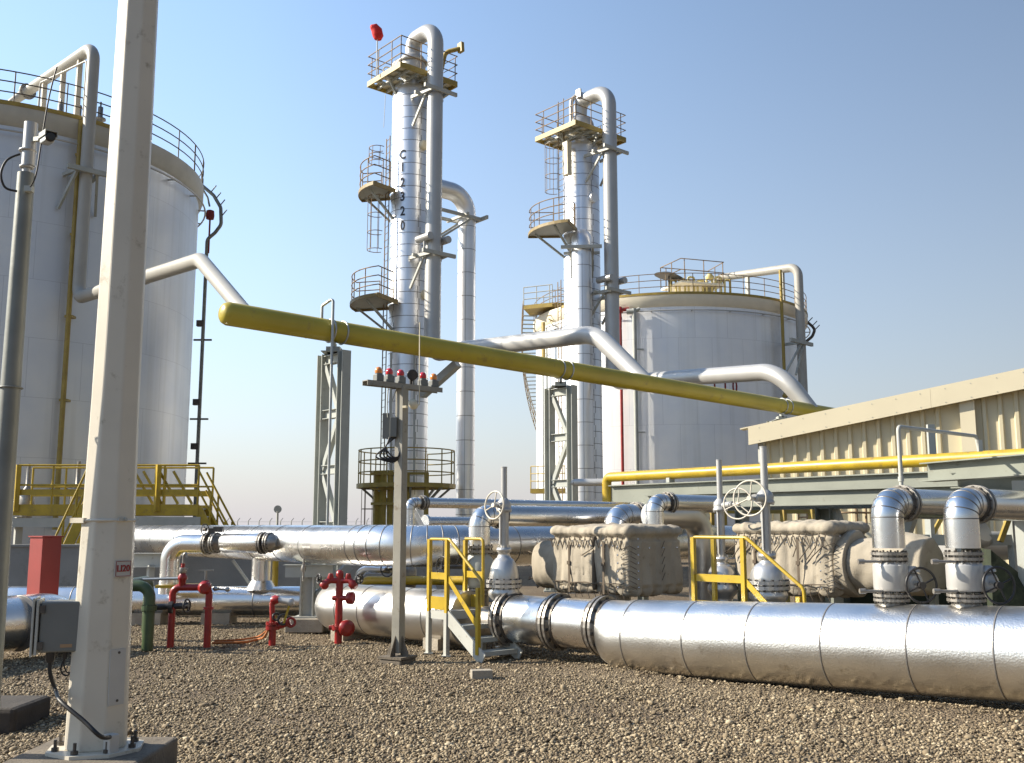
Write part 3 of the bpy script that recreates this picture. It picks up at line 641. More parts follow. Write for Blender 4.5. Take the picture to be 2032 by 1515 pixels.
for i in range(28): mb.bar(e[i], e[i+1], .04, .18)
mb.build('edge_beam', yelo, ca)
mb = MB(); rail(mb, arc(CA, 2.0, 0, 2*math.pi, zb, 28), 1.4, 3, .028, .8); mb.build('handrail', yelo, ca)
mb = MB()
for k in range(8):
    a = k*math.pi/4+.2; d = V((math.cos(a), math.sin(a), 0)); c = V((CA[0], CA[1], zb)); mb.bar(c+d*RA-Z*1.0, c+d*1.85-Z*.15, .09, .09)
mb.build('support_brace', steel, ca)
# ladders with cages
la = R_(208); lo = V((math.cos(la), math.sin(la), 0)); lb = V((CA[0], CA[1], 0))+lo*(RA+.22)
mb = MB(); ladder(mb, lb, zb, Zp(282, 42), lo); mb.build('ladder', rustrail, ca)
for a, b in ((Zp(504, 42), Zp(400, 42)), (Zp(1050, 42), Zp(972, 42)), (Zp(330, 42)-.05, Zp(326, 42)+.5)):
    mb = MB(); cage(mb, lb-Z*0+V((-.15, 0, 0)), a, b, V((-1, -.2, 0))); mb.build('ladder_cage', rustrail, ca)
# yellow access frame at the foot
mb = MB(); f0 = P(757, 990, 40.6)
for px_, wd in ((746, .12), (759, .26), (774, .14)): q = P(px_, 990, 40.6); mb.bar((q.x, q.y, .2), (q.x, q.y, Zp(936, 40.6)), wd, .2)
for px_ in (808, 846): q = P(px_, 980, 40.4); mb.bar((q.x, q.y, .2), (q.x, q.y, Zp(938, 40.4)), .14, .14)
for py in (940, 970, 1000):
    q = P(736, py, 40.5); q2 = P(850, py, 40.5); mb.bar(q, V((q2.x, q.y, q.z)), .1, .11)
mb.build('access_frame', yelo, ca)
mb = MB()
for px_, sz in ((822, .6), (776, .6)): mb.tube([P(px_, 700, 40.9), P(px_, 960, 40.9)], .05, 6)
mb.build('conduit', steell, ca)
le = MB()
for i, chh in enumerate('C12320'):
    py = (308, 333, 363, 391, 420, 449)[i]; x, y = cylhit(799, py, CA, RA); text_on_cyl(le, chh, .56, CA, RA, math.atan2(y-CA[1], x-CA[0]), Zp(py, y), 0, .8)
le.build('stencilled_number', lettering, ca)
# overhead line of the first column: gooseneck, drop, run to the header
dA = V((CA[0], CA[1], 0))+B*1.72
def overhead(label, C, d, z0, zarch, zb_, rr, mid, end, rr2):
    pts = [V((C[0], C[1], z0)), V((C[0], C[1], zarch)), V((d.x, d.y, zarch)), V((d.x, d.y, zb_)), mid, end]
    p_, r_ = fillet(pts, [rr*.92, rr, rr, rr, rr2, rr2*.88], [0, .86, .86, .8, 2.4, 0], 12)
    t = thing('overhead_pipe', label, 'pipe', (d.x, d.y, zb_), 'overhead pipes of the columns'); mb = MB(); mb.tube(p_, r_, 24); mb.build('pipe_run', gpaint, t); return t
heA = header_at(1284)-Z*.02
oA = overhead('smooth grey pipe looping over the tallest column and on to the header', CA, dA, zpl+1.2, Zp(60, 41), Zp(702, dA.y), .345, P(1183, 663, 31.2), heA, .29)
for py in (192, 512): pipe_bracket(ca, CA, RA, dA, Zp(py, 41), .345)
spring_cans(ca, dA, Zp(480, 41), .345)
mb = MB(); mb.bar(P(838, 784, 41.5), P(908, 722, 40.6), .36, .3); mb.build('elbow_strut', steell, ca)
mb = MB(); dv = V((CA[0], CA[1], zpl+1.2))+A*1.2+B*.2; q = P(915, 92, dv.y-.2)
mb.pipe([V((dv.x, dv.y, zpl)), P(884, 104, dv.y), P(912, 97, dv.y-.1)], .1, .3, 10); mb.bar(P(914, 86, dv.y-.1), P(915, 104, dv.y-.1), .3, .16); mb.build('davit', yelo, ca)
# feed/return pipe (clad) with its elbow
def clad_pipe(label, C, d, zt, zlow, rr, n, hd_):
    t = thing('clad_pipe', label, 'pipe', (d.x, d.y, zlow), 'clad side pipes of the columns'); mb = MB()
    p_, r_ = fillet([V((C[0], C[1], zt))+hd_*.3, V((d.x, d.y, zt)), V((d.x, d.y, zlow))], rr, .95, 10); mb.tube(p_, r_, 28); mb.build('pipe_run', alut, t)
    mb = MB(); seams(mb, (d.x, d.y, zt-1.0), (d.x, d.y, zlow), rr, n, 0, .02, .006); a = R_(268); q = V((d.x+rr*math.cos(a), d.y+rr*math.sin(a), 0)); mb.bar(q+Z*zlow, q+Z*(zt-1), .015, .01, V((0, -1, 0))); mb.build('cladding_joint', seam, t); return t
dC = V((CA[0], CA[1], 0))+A*2.95; dC = P(926, 500, dC.y); dC.z = 0
clad_pipe('clad silver pipe with round elbow at the right of the tallest column', CA, dC, Zp(388, dC.y), .6, .405, 14, V((dC.x-CA[0], dC.y-CA[1], 0)).normalized())
pipe_bracket(ca, CA, RA, dC, Zp(437, dC.y), .41, 1.6)
# windsock above the platform
ws = P(747, 165, 41.2); wt = P(745, 78, 41.2)
t = thing('windsock', 'red cloth windsock on a thin pole above the tallest column', 'windsock', ws)
mb = MB(); mb.tube([V((ws.x, ws.y, zpl)), V((ws.x, ws.y, wt.z))], .025, 8); mb.build('pole', steell, t)
mb = MB(); c0 = V((ws.x, ws.y, wt.z+.02)); prof = []
cpts = [c0+V((.02, 0, -.03)), c0+V((.03, 0, .12)), c0+V((-.02, -.05, .32)), c0+V((-.14, -.12, .46)), c0+V((-.27, -.2, .46))]
mb.tube(cpts, [.16, .24, .25, .2, .08], 14); mb.build('cloth_cone', cloth, t)
mb = MB(); q = P(765, 188, 41); mb.tube([q, q-Z*1.5+V((-.05, 0, 0))], .012, 5); mb.build('rope', steell, ca)
mb = MB()                                       # round nozzle caps on the shells
for py, px_ in ((288, 843), (700-115, 846)): 
    x, y = cylhit(px_, py, CA, RA+.1); n_ = V((x-CA[0], y-CA[1], 0)).normalized(); mb.lathe([(.22, -.15), (.22, .02), (.14, .06)], (x, y, Zp(py, y)), n_, 16)
mb.build('nozzle_cap', beiged, ca)
# ---------------- second column
RB = .90; ZB = Zp(296, 48)
cb, CB = column('shorter silver column with red-free platforms in front of the right tank', 1152, 48, RB, ZB, 30)
cb['label'] = 'shorter silver column standing in front of the right tank, unlettered'
zp2 = Zp(276, 48); top_platform(cb, CB, zp2, 1.75, 1.45)
mb = MB(); mb.lathe([(.45, ZB+.4), (.45, zp2+.1), (.6, zp2+.25), (.6, zp2+.9), (.36, zp2+1.15)], (CB[0], CB[1], 0), Z, 24); mb.torus((CB[0]+.35, CB[1]-.2, zp2+.7), V((.6, -.7, .1)), .3, .1); mb.build('top_nozzle', gpaint, cb)
dB = V((CB[0], CB[1], 0))+B*2.0
oB = overhead('smooth grey pipe looping over the shorter column and on to the header', CB, dB, zp2+1.1, Zp(186, 47), Zp(760, dB.y), .345, P(1545, 737, 35.6), header_at(1611)-Z*.02, .315)
for py in (310, 586): pipe_bracket(cb, CB, RB, dB, Zp(py, 47), .345)
spring_cans(cb, dB, Zp(562, 47), .345)
mb = MB(); q = V((CB[0], CB[1], zp2))-A*.55
mb.pipe([q+Z*.1-B*.1, q+Z*1.9-B*.1, q+Z*2.35+A*.4, q+Z*2.4+A*.7], .11, .5, 10); mb.bar(P(1148, 178, 47.5), P(1149, 194, 47.5), .3, .1); mb.build('vent_pipe', gpaint, cb)
side_platform(cb, CB, RB, Zp(466, 48), R_(178), R_(252), 2.65)
la = R_(212); lo = V((math.cos(la), math.sin(la), 0)); lb = V((CB[0], CB[1], 0))+lo*(RB+.3)
mb = MB(); ladder(mb, lb, Zp(466, 48), Zp(210, 48), lo, .46); mb.build('ladder', rustrail, cb)
mb = MB(); cage(mb, lb+V((-.1, 0, 0)), Zp(390, 48), Zp(300, 48), V((-1, -.2, 0)), .42); mb.build('ladder_cage', rustrail, cb)
la = R_(190); lb2 = V((CB[0]+(RB+.25)*math.cos(la), CB[1]+(RB+.25)*math.sin(la), 0)); mb = MB(); ladder(mb, lb2, 2, Zp(560, 48), V((-1, -.3, 0)), .46); mb.build('ladder', rustrail, cb)
mb = MB(); mb.bar(P(1125, 283, 46.9), P(1126, 348, 46.9), .34, .3); mb.build('counterweight', beiged, cb)
dD = P(1154, 500, CB[1]-RB-.62); dD.z = 0
clad_pipe('clad silver pipe with rounded top in front of the shorter column', CB, dD, Zp(468, dD.y), .6, .47, 13, V((0, -1, 0)))
pipe_bracket(cb, CB, RB, dD, Zp(497, dD.y), .47, 1.2)
mb = MB()
for py, px_ in ((392, 1179),):
    x, y = cylhit(px_, py, CB, RB+.1); n_ = V((x-CB[0], y-CB[1], 0)).normalized(); mb.lathe([(.25, -.15), (.25, .05)], (x, y, Zp(py, y)), n_, 16)
mb.build('nozzle_cap', alut, cb)
# ================================================================== YELLOW HEADER AND ITS TRESTLES
HR = .247
hp = thing('flare_header', 'long yellow overhead header pipe crossing from left to the beige shed', 'pipe', HZ0)
h0 = header_at(449); h1 = header_at(1545)+hd*16; mb = MB()
L = (h1-h0).length
mb.lathe([(.01, -.13), (.09, -.122), (.16, -.1), (.21, -.06), (HR, .03), (HR, L)], h0, hd, 32); mb.build('pipe_run', yell, hp)
for k in (1.9, 7.6, 13.3, 19.0, 24.7): mb = MB(); mb.lathe([(HR-.004, -.012), (HR+.0045, -.004), (HR+.0045, .004), (HR-.004, .012)], h0+hd*k, hd, 32); mb.build('weld_bead', yell, hp)
def clamp(px):
    q = header_at(px)
    for k in (-.16, .16): mb = MB(); mb.torus(q+hd*k, hd, HR+.01, .022, 28, 6); mb.build('pipe_clamp', galv, hp)
clamp(667); clamp(1117); clamp(1556)
mb = MB(); q = header_at(646); q0_ = header_at(638)
mb.pipe([q0_+Z*HR, q0_+Z*(HR+.28), q+B*.30+Z*(HR+.42), q+B*.30+Z*(-5.0)], .032, .06, 10); mb.build('vent_line', galv, hp)
def trestle(px, label):
    q = header_at(px); nrm = V((-hd.y, hd.x, 0)).normalized(); if_ = V((hd.x, hd.y, 0)).normalized()
    zt = q.z-HR-.24
    t = thing('pipe_trestle', label, 'pipe support', (q.x, q.y, 0), 'steel trestles under the yellow header')
    for s_ in (-1, 1):
        mb = MB(); c = V((q.x, q.y, 0))+nrm*(.42*s_); mb.ib(c, c+Z*zt, .22, .2, nrm, .018); mb.box(c+Z*.02, (.36, .36, .04)); mb.build('post', steel, t)
    k = zt-.14
    while k > .5:
        mb = MB(); mb.ib(V((q.x, q.y, k))-nrm*.3, V((q.x, q.y, k))+nrm*.3, .16, .2); mb.build('crosspiece', steel, t); k -= 1.22
    k = zt-.2; s_ = 1
    while k > 1.4:
        mb = MB(); mb.bar(V((q.x, q.y, k))+nrm*(.3*s_), V((q.x, q.y, k-1.15))-nrm*(.3*s_), .11, .11); mb.build('diagonal_brace', steel, t); k -= 1.22; s_ = -s_
    mb = MB(); mb.box((q.x, q.y, zt+.06), (.3, .34, .12)); mb.box((q.x, q.y, zt+.15), (.05, .34, .16)); mb.box((q.x, q.y, zt+.008), (.5, .5, .016)); mb.build('saddle', steel, t)
    return t
trestle(664, 'grey steel trestle holding up the left part of the yellow header')
trestle(1112, 'grey steel trestle in front of the shorter column')
trestle(1550, 'grey steel trestle whose head shows over the beige shed roof')
# ================================================================== GROUND-LEVEL PIPES
Q0 = V((1.68, 12.13, 0)); FD = V((.743, -.669, 0)).normalized(); FN = V((-FD.y, FD.x, 0))
def on_line(px):                              # foot of the big front pipe's line at a photo column
    k = (px-1016)/F
    lo, hi = -30, 12
    f0 = lambda t: (Q0+FD*t).x - k*((Q0+FD*t).y*CT-1.3*ST)
    for _ in range(60):
        mid = (lo+hi)/2
        if f0(lo)*f0(mid) <= 0: hi = mid
        else: lo = mid
    return lo
RB_, RS_ = .43, .31
def zline(t): return .405+.034*t if t > -.35 else .49
t0, t1_ = on_line(1206), 9.0
fp = thing('front_pipeline', 'big shiny clad pipeline lying along the gravel at the front right', 'pipe', Q0)
mb = MB(); pts = []; rs = []
for k, (t, r, z_) in enumerate(((t0-.02, RS_+.0, .49), (t0+.03, RS_+.012, .488), (t0+.10, RS_+.045, .47), (t0+.18, RS_+.085, .44), (t0+.27, RB_-.012, .405), (t0+.38, RB_-.003, zline(t0+.5)), (t0+.5, RB_, zline(t0+.5)))): pts.append(Q0+FD*t+Z*z_); rs.append(r)
k = t0+.75
while k < t1_: pts.append(Q0+FD*k+Z*zline(k)); rs.append(RB_); k += .5
mb.tube(pts, rs, 56); mb.build('cladding', alue, fp)
mb = MB()
for px in (1272, 1392, 1516, 1664, 1832, 2003, 2200):
    t = on_line(px); mb.lathe([(RB_-.02, -.008), (RB_+.003, -.008), (RB_+.003, .008), (RB_-.02, .008)], Q0+FD*t+Z*zline(t), FD+Z*.034, 56)
mb.build('cladding_joint', seam, fp)
# the slimmer length beyond it, up to the far end by the red monitor
ta, tb, tc = on_line(1104), on_line(1010), on_line(652)
sp_ = thing('slim_pipeline', 'slimmer clad pipeline behind the stile, bolted to the big front pipeline', 'pipe', Q0+FD*tc)
c0 = Q0+FD*tc+Z*.44
for u0, u1 in ((on_line(1194)-tc, ta+.06-tc), (ta-.06-tc, tb-tc)): mb = MB(); mb.lathe([(RS_, u0), (RS_, u1)], c0+Z*.05, FD, 44); mb.build('cladding', alu, sp_)
mb = MB(); e = c0+FD*(on_line(930)-tc); pts = [c0+FD*.0-A*(-1.6)-Z*.15, c0-FD*.2, e]
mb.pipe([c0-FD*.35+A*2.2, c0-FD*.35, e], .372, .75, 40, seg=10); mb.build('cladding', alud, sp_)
mb = MB()
for px in (745, 700, 823, 872): seams(mb, Q0+FD*(on_line(px)-.05)+Z*.44, Q0+FD*(on_line(px)+.05)+Z*.44, .372, 1, 0)
mb.box(Q0+FD*on_line(762)+Z*.70-FN*.23, (.22, .012, .03), (FD, FN, Z)); mb.build('cladding_joint', seam, sp_)
for px in (1109, 1199, 1013):
    c = Q0+FD*on_line(px)+Z*.49; mb = MB(); mb.flange(c, FD, .365, 0, .03, .035); mb.disc(c+FD*.10, FD, .325, .03, 32, 1); mb.disc(c-FD*.10, FD, .325, .03, 32, 1); mb.build('flange', [flmet, dmet], sp_)
for px in (885, 700): c = Q0+FD*on_line(px); mb = MB(); mb.box(c+Z*.06, (.3, .6, .2), (FD, FN, Z)); mb.build('sleeper', conc, sp_)
# ---- mid-height clad pipeline on supports, with the lobster-back bend
M1, M0 = P(676, 1081.5, 16.05), P(317, 1074.5, 21.6); M0.z = M1.z; md = (M1-M0).normalized(); mr = .31
Mc = M1+md*1.85; Ms = M0-md*2.2; Me = Mc+A*8
mp = thing('bent_pipeline', 'thick shiny clad pipeline at head height with a segmented bend', 'pipe', (M1.x, M1.y, 0))
mb = MB(); p_, r_ = fillet([Ms, Mc, Me], mr, 1.25, 10); mb.tube(p_, r_, 44); mb.build('cladding', alu, mp)
mb = MB()
for i in range(1, 11):
    q = p_[i]; d = (p_[i+1]-p_[i-1]).normalized() if i < 11 else A; mb.lathe([(mr-.02, -.008), (mr+.004, -.008), (mr+.004, .008), (mr-.02, .008)], q, d, 40)
for f_ in (.12, .24, .36, .47, .58, .68, .77, .86): q = Ms.lerp(p_[1], f_); mb.lathe([(mr-.02, -.007), (mr+.004, -.007), (mr+.004, .007), (mr-.02, .007)], q, md, 40)
for u in (1.9, 3.0, 4.4): mb.lathe([(mr-.02, -.007), (mr+.004, -.007), (mr+.004, .007), (mr-.02, .007)], Mc+A*u, A, 40)
mb.build('cladding_joint', seam, mp)
mb = MB(); mb.lathe([(mr, 0), (mr, .1), (mr*.6, .3), (mr*.5, .5), (mr*.8, .5), (mr*.8, .58)], Ms, -md, 32); mb.build('end_cap', flmet, mp)
# its tee support with concrete foot
pd = G(603, 1256); sup = thing('tee_support', 'grey tee shaped pipe support on a concrete foot with a knee brace', 'pipe support', pd)
pd2 = pd+V((0, .22, 0))
mb = MB(); mb.box(pd2+Z*.11, (.62, .5, .22)); mb.build('concrete_foot', conc, sup, .015)
mb = MB(); zt = M1.z-mr-.03; mb.ib(pd2+Z*.22, pd2+Z*(zt-.2), .22, .22, V((1, 0, 0)), .02); mb.box(pd2+Z*.235, (.36, .34, .03)); mb.add([], []); mb.build('post', steell, sup)
mb = MB(); mb.bar(pd2-V((.36, .0, 0))+Z*(zt-.1), pd2+V((.42, .0, 0))+Z*(zt-.1), .2, .2); mb.box(pd2+Z*(zt-.003)+V((.03, 0, 0)), (.85, .26, .012)); mb.build('cross_arm', steel, sup)
mb = MB(); mb.bar(pd2+V((.14, .05, .55)), pd2+V((.62, .35, 1.05)), .12, .14); mb.build('knee_brace', steel, sup)
mb = MB(); q = pd2+V((-.02, -.3, 0)); mb.pipe([q+Z*(zt-.25), q+Z*(zt+.35), q+V((.08, .12, zt+.45)), q+V((.16, .3, zt+.12))], .016, .05, 8); mb.lathe([(.03, 0), (.045, .04), (.03, .1)], q+Z*(zt-.1), Z, 10); mb.lathe([(.03, 0), (.045, .04), (.03, .1)], q+Z*(zt+.18), Z, 10); mb.build('drain_cock', flmet, sup)
# ---- lower clad pipe across the left, with riser to the mid pipeline
LZ = Zp(1193, 18.1); lp = thing('low_pipe', 'long clad pipe near the ground behind the red hydrants', 'pipe', (-6, 18.1, 0))
mb = MB(); xa, xb = P(-160, 1193, 18.1).x, P(600, 1193, 18.1).x; mb.tube([(xa, 18.1, LZ), (xb, 18.1, LZ)], .255, 36); mb.build('cladding', alu, lp)
mb = MB()
for px in (20, 150, 262, 357, 508): x = P(px, 1193, 18.1).x; seams(mb, (x-.05, 18.1, LZ), (x+.05, 18.1, LZ), .255, 1, 0)
mb.build('cladding_joint', seam, lp)
mb = MB(); x = P(517, 1193, 18.1).x; mb.tube([(x, 18.1, LZ), (x, 18.1, 1.5)], .175, 28); mb.lathe([(.27, 0), (.2, .12), (.176, .16)], (x, 18.1, LZ+.2), Z, 24); mb.build('riser', alu, lp)
for px in (110, 435, 300): x = P(px, 1225, 18.1).x; mb = MB(); mb.box((x, 18.1, .1), (.5, .5, .2)); mb.build('sleeper', conc, lp)
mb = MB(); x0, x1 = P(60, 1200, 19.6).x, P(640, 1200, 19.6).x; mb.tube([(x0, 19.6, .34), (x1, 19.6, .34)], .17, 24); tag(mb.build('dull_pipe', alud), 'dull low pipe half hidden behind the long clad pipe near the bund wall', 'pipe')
mb = MB(); q = P(546, 1140, 19.2); mb.tube([(q.x, 19.2, 0), (q.x, 19.2, 1.35)], .06, 12); tag(mb.build('yellow_riser', yel), 'short yellow upright pipe behind the riser under the thick pipeline', 'pipe')
# ---- bypass with butterfly valve in front of the mid pipeline
Yb = 17.6; bz = Zp(1080, Yb)
bp_ = thing('bypass_pipe', 'short clad bypass pipe with valve and reducer on the thick pipeline', 'pipe', P(338, 1150, Yb))
mb = MB(); a0, a1 = P(339, 1160, Yb), P(408, 1082, Yb-.1); e0 = P(339, 1082, Yb)
mb.pipe([V((e0.x, Yb, .55)), V((e0.x, Yb, bz)), V((a1.x, Yb-.15, bz))], .165, .3, 28, seg=9); mb.build('cladding', alu, bp_)
mb = MB(); b0, b1 = P(432, 1078, Yb-.2), P(517, 1078, Yb-.5); mb.tube([b0, b0.lerp(b1, .12), b0.lerp(b1, .16), b1], [.12, .13, .165, .165], 28); mb.build('cladding', alu, bp_)
d = (b1-b0).normalized()
for c, R in ((P(413, 1079, Yb-.15), .19), (P(428, 1078, Yb-.2), .18), (P(522, 1078, Yb-.52), .185), (P(534, 1077, Yb-.55), .17)):
    mb = MB(); mb.flange(c, d, R, 0, .02, .025); mb.build('flange', [flmet, dmet], bp_)
mb = MB(); mb.lathe([(.15, 0), (.15, .06), (.07, .16)], P(534, 1077, Yb-.55), d, 20); mb.pipe([P(538, 1077, Yb-.55), P(575, 1077, Yb-.3), P(600, 1085, Yb-.2)], .035, .1, 10); mb.build('reducer', flmet, bp_)
mb = MB(); q = P(420, 1058, Yb-.18); mb.box(q+Z*.02, (.09, .09, .12)); mb.box(q+V((.12, 0, .06)), (.16, .12, .09)); mb.tube([q+Z*.0, q-Z*.12], .03, 8); handwheel(mb, q+V((-.1, -.06, .06)), V((1, -.5, 0)), .09, .009); mb.build('gear_operator', dmet, bp_)
mb = MB(); q = P(352, 1163, Yb); mb.bar(q-V((.3, 0, 0)), q+V((.35, 0, 0)), .5, .05); mb.build('yellow_collar', yel, bp_)
# ---- left front clad pipe that dives into the ground behind the lamp post
lf = thing('left_pipeline', 'shiny clad pipe entering at the left edge beside the junction box', 'pipe', P(40, 1240, 13.4))
zc = Zp(1238, 13.3); a = P(-260, 1238, 11.6); a.z = zc; b = P(142, 1241, 14.3); b.z = zc
mb = MB(); mb.pipe([a, b, b-Z*1.4], .355, .55, 40, seg=9); mb.build('cladding', alu, lf)
mb = MB(); q = P(38, 1238, 13.35); q.z = zc; dd = (b-a).normalized(); seams(mb, q-dd*.05, q+dd*.05, .355, 1, 0); mb.build('cladding_joint', seam, lf)
# ---- bund wall
bw = MB(); bw.box((-8.5, 23.5, .62), (17, .25, 1.24)); bw.box((-8.5, 23.5, 1.265), (17, .33, .05)); tag(bw.build('bund_wall', concd), 'long low grey concrete bund wall behind the pipes at the left', 'wall')
mb = MB(); q = P(300, 1112, 20.5); mb.ib(q-V((.4, 0, 0)), q+V((.35, 0, 0)), .2, .28); q1 = V((q.x, q.y, 0)); mb.bar(q1, q1+Z*(q.z-.1), .12, .12); tag(mb.build('pipe_stool', steell), 'grey steel stool under the thick pipeline near the bypass', 'pipe support')
mb = MB(); mb.bar(P(462, 1112, 20), P(500, 1165, 20), .05, .05); tag(mb.build('sloping_prop', steell), 'thin sloping grey prop under the thick pipeline before the bund wall', 'prop')
# ================================================================== YELLOW TANK ACCESS PLATFORM
Yp = 27.5; zf = Zp(1008, Yp)
ap = thing('access_platform', 'yellow railed access platform with stairs at the foot of the left tank', 'platform', P(200, 1040, Yp))
def X(px, Y=Yp): return P(px, 1000, Y).x
mb = MB(); mb.box(((X(15)+X(395))/2, Yp+.6, zf-.02), (X(395)-X(15), 1.2, .04)); mb.build('platform_floor', steell, ap)
mb = MB()
for y in (Yp, Yp+1.2): mb.bar((X(15), y, zf-.06), (X(395), y, zf-.06), .08, .3)
mb.build('edge_beam', yel, ap)
mb = MB(); mb.bar((X(250), Yp+.1, zf-.4), (X(400), Yp+.1, zf-.4), .3, .3); mb.bar((X(20), Yp+.1, zf-.4), (X(160), Yp+.1, zf-.4), .2, .25)
for px in (33, 270, 398): mb.bar((X(px), Yp+.2, 0), (X(px), Yp+.2, zf-.25), .18, .18)
mb.build('support_frame', steell, ap)
mb = MB()
for (x0, x1, y) in ((33, 205, Yp), (255, 392, Yp), (20, 395, Yp+1.2)):
    rail(mb, [V((X(x0), y, zf+.08)), V((X(x1), y, zf+.08))], 1.08, 2, .03, .95)
    mb.bar((X(x0), y, zf+.42), (X(x1), y, zf+.42), .03, .16)
for px in (33, 312): mb.bar((X(px), Yp-.04, zf-.1), (X(px), Yp-.04, zf+1.17), .16, .12)
for px in (262, 280, 312, 340):
    mb.bar((X(px), Yp+.05, zf+1.0), (X(px+40), Yp+.05, zf+.1), .04, .07)
mb.build('handrail', yel, ap)
def tank_stair(xt, xb, y, lab, zb=.05):
    mb = MB()
    for yy in (y, y+.7): mb.bar((xt, yy, zf), (xb, yy, zb), .05, .24)
    mb.build('stair_stringer', yel, ap)
    mb = MB()
    for i in range(1, 9): f_ = i/9; mb.box((xt+(xb-xt)*f_, y+.35, zf+(zb-zf)*f_), (.24, .66, .03))
    mb.build('stair_tread', steell, ap)
    mb = MB(); s_ = 1 if xb > xt else -1
    for yy in (y, y+.7):
        for hh in (1.0, .5):
            mb.pipe([(xt, yy, zf+hh), (xb, yy, zb+hh+.1), (xb+.16*s_, yy, zb+hh-.15), (xb+.17*s_, yy, zb+.2)], .03, .15, 8)
        for f_ in (.3, .65, .97): mb.tube([(xt+(xb-xt)*f_, yy, zf+(zb-zf)*f_), (xt+(xb-xt)*f_, yy, zf+(zb-zf)*f_+1.02)], .03, 6)
    mb.build('stair_rail', yel, ap)
tank_stair(X(392), X(478), Yp, 'r')
tank_stair(X(178, 25.5), X(112, 25.5), 25.3, 'l')
for px, py, lb in ((57, 945, 'grey valve with upright stem nearest the camera post, by the left tank wall'), (156, 940, 'grey valve with upright stem nearest the lamp post, by the left tank wall')):
    mb = MB(); q = P(px, py, 29); mb.lathe([(.16, -1.4), (.22, -1.0), (.2, -.7), (.07, -.5), (.07, 0)], q+Z*.2, Z, 14); mb.torus(q-Z*.45, Z, .32, .03)
    mb.tube([q-Z*.2, q+Z*.35], .05, 8); tag(mb.build('tank_valve', flmet), lb, 'valve', 'valves by the left tank wall')
# ================================================================== LAMP POST, CAMERA POST, BOXES AT THE LEFT
zp_ = .20; lb_ = G(190, 1488, zp_); lpst = thing('lamp_post', 'white eight sided tapered lamp post at the left front, lettered LI20', 'lamp post', (lb_.x, lb_.y, zp_))
sc_ = lb_.y/7.95; r0 = .215*sc_; 
def oct_(r): return r/math.cos(math.pi/8)
mb = MB(); HT = 8.6
def octprism(mb, z0, z1, ra, rb, m=0):
    vs = []; a0 = R_(-75.4+22.5)
    for z_, r in ((z0, ra), (z1, rb)):
        for k in range(8): a = a0+k*math.pi/4; vs.append((lb_.x+oct_(r)*math.cos(a), lb_.y+oct_(r)*math.sin(a), z_))
    mb.add(vs, [tuple(range(7, -1, -1)), tuple(range(8, 16))]+[(k, (k+1) % 8, 8+(k+1) % 8, 8+k) for k in range(8)], m)
rt = lambda z_: r0*(1-.080*min(z_-zp_, 2.4)-.032*max(0, z_-zp_-2.4))
zs_ = [zp_+.02, zp_+1.2, zp_+2.4, zp_+5.0, HT]; vs = []
for z_ in zs_:
    for k in range(8): a = R_(-75.4+22.5)+k*math.pi/4; vs.append((lb_.x+oct_(rt(z_))*math.cos(a), lb_.y+oct_(rt(z_))*math.sin(a), z_))
mb.add(vs, [tuple(range(7, -1, -1)), tuple(range(32, 40))]+[(j*8+k, j*8+(k+1) % 8, j*8+8+(k+1) % 8, j*8+8+k) for j in range(4) for k in range(8)]); mb.build('shaft', white, lpst, .012)
mb = MB(); octprism(mb, zp_-.0, zp_+.022, r0*1.55, r0*1.55)
mb.build('base_plate', white, lpst)
for k in range(8):
    a = R_(-75.4+22.5+45*k); q = lb_+V((math.cos(a), math.sin(a), 0))*(r0*1.36); mb = MB(); mb.disc(q+Z*.05, Z, .012, .09, 8); mb.disc(q+Z*.034, Z, .024, .024, 6); mb.build('anchor_bolt', dmet, lpst)
fa = [R_(-120.4), R_(-75.4), R_(-30.4)]
def facet(k, z_, off=0.0, side=0.0):
    n = V((math.cos(fa[k]), math.sin(fa[k]), 0)); rr = n.cross(Z)*-1; return lb_+n*(rt(z_)+off)+rr*side+Z*(z_-lb_.z), n, rr
def fplate(name, k, z0, z1, wd, t_, m, side=0.0):
    zc_ = (z0+z1)/2; c, n, rr = facet(k, zc_, t_/2+.002, side); up = (facet(k, z1)[0]-facet(k, z0)[0]).normalized(); nn = rr.cross(up); mb = MB(); mb.box(c, (wd, t_, z1-z0), (rr, n, up)); return mb.build(name, m, lpst)
Yl = lb_.y-.15
zs0, zs1 = Zp(1146, Yl), Zp(1113, Yl)
pl_ = fplate('number_plate', 2, zs0, zs1, .13, .006, plate, -.005)
c, n, rr = facet(2, (zs0+zs1)/2, .0105, -.002); up = (facet(2, zs1)[0]-facet(2, zs0)[0]).normalized(); mb = MB(); text_on_plane(mb, 'LI20', .062, c, rr, up)
hw, hh_ = .060, (zs1-zs0)/2-.006
for s_ in (-1, 1): mb.box(c+up*(hh_*s_), (2*hw, .002, .003), (rr, n, up)); mb.box(c+rr*(hw*s_), (.003, .002, 2*hh_), (rr, n, up))
mb.build('number', red, pl_)
cov = fplate('access_cover', 2, Zp(1402, Yl), Zp(1290, Yl), .125, .006, plate, -.012)
for z_ in (Zp(1393, Yl), Zp(1297, Yl)):
    c, n, rr = facet(2, z_, .009, -.005); mb = MB(); mb.disc(c, n, .009, .008, 10); mb.build('screw', dmet, cov)
c, n, rr = facet(2, Zp(1031, Yl), .012, -.01); mb = MB(); mb.disc(c, n, .012, .03, 10); mb.box(c+rr*-.03, (.05, .012, .02), (rr, n, Z)); mb.build('cable_clip', steell, lpst)
z_ = Zp(1033, Yl); mb = MB(); c, n, rr = facet(0, z_, .01); mb.torus(V((lb_.x, lb_.y, z_)), Z, oct_(rt(z_))*1.0, .012, 8, 6); mb.bar(c-rr*.02, c-rr*.17-n*.0, .02, .035); mb.build('strap', white, lpst)
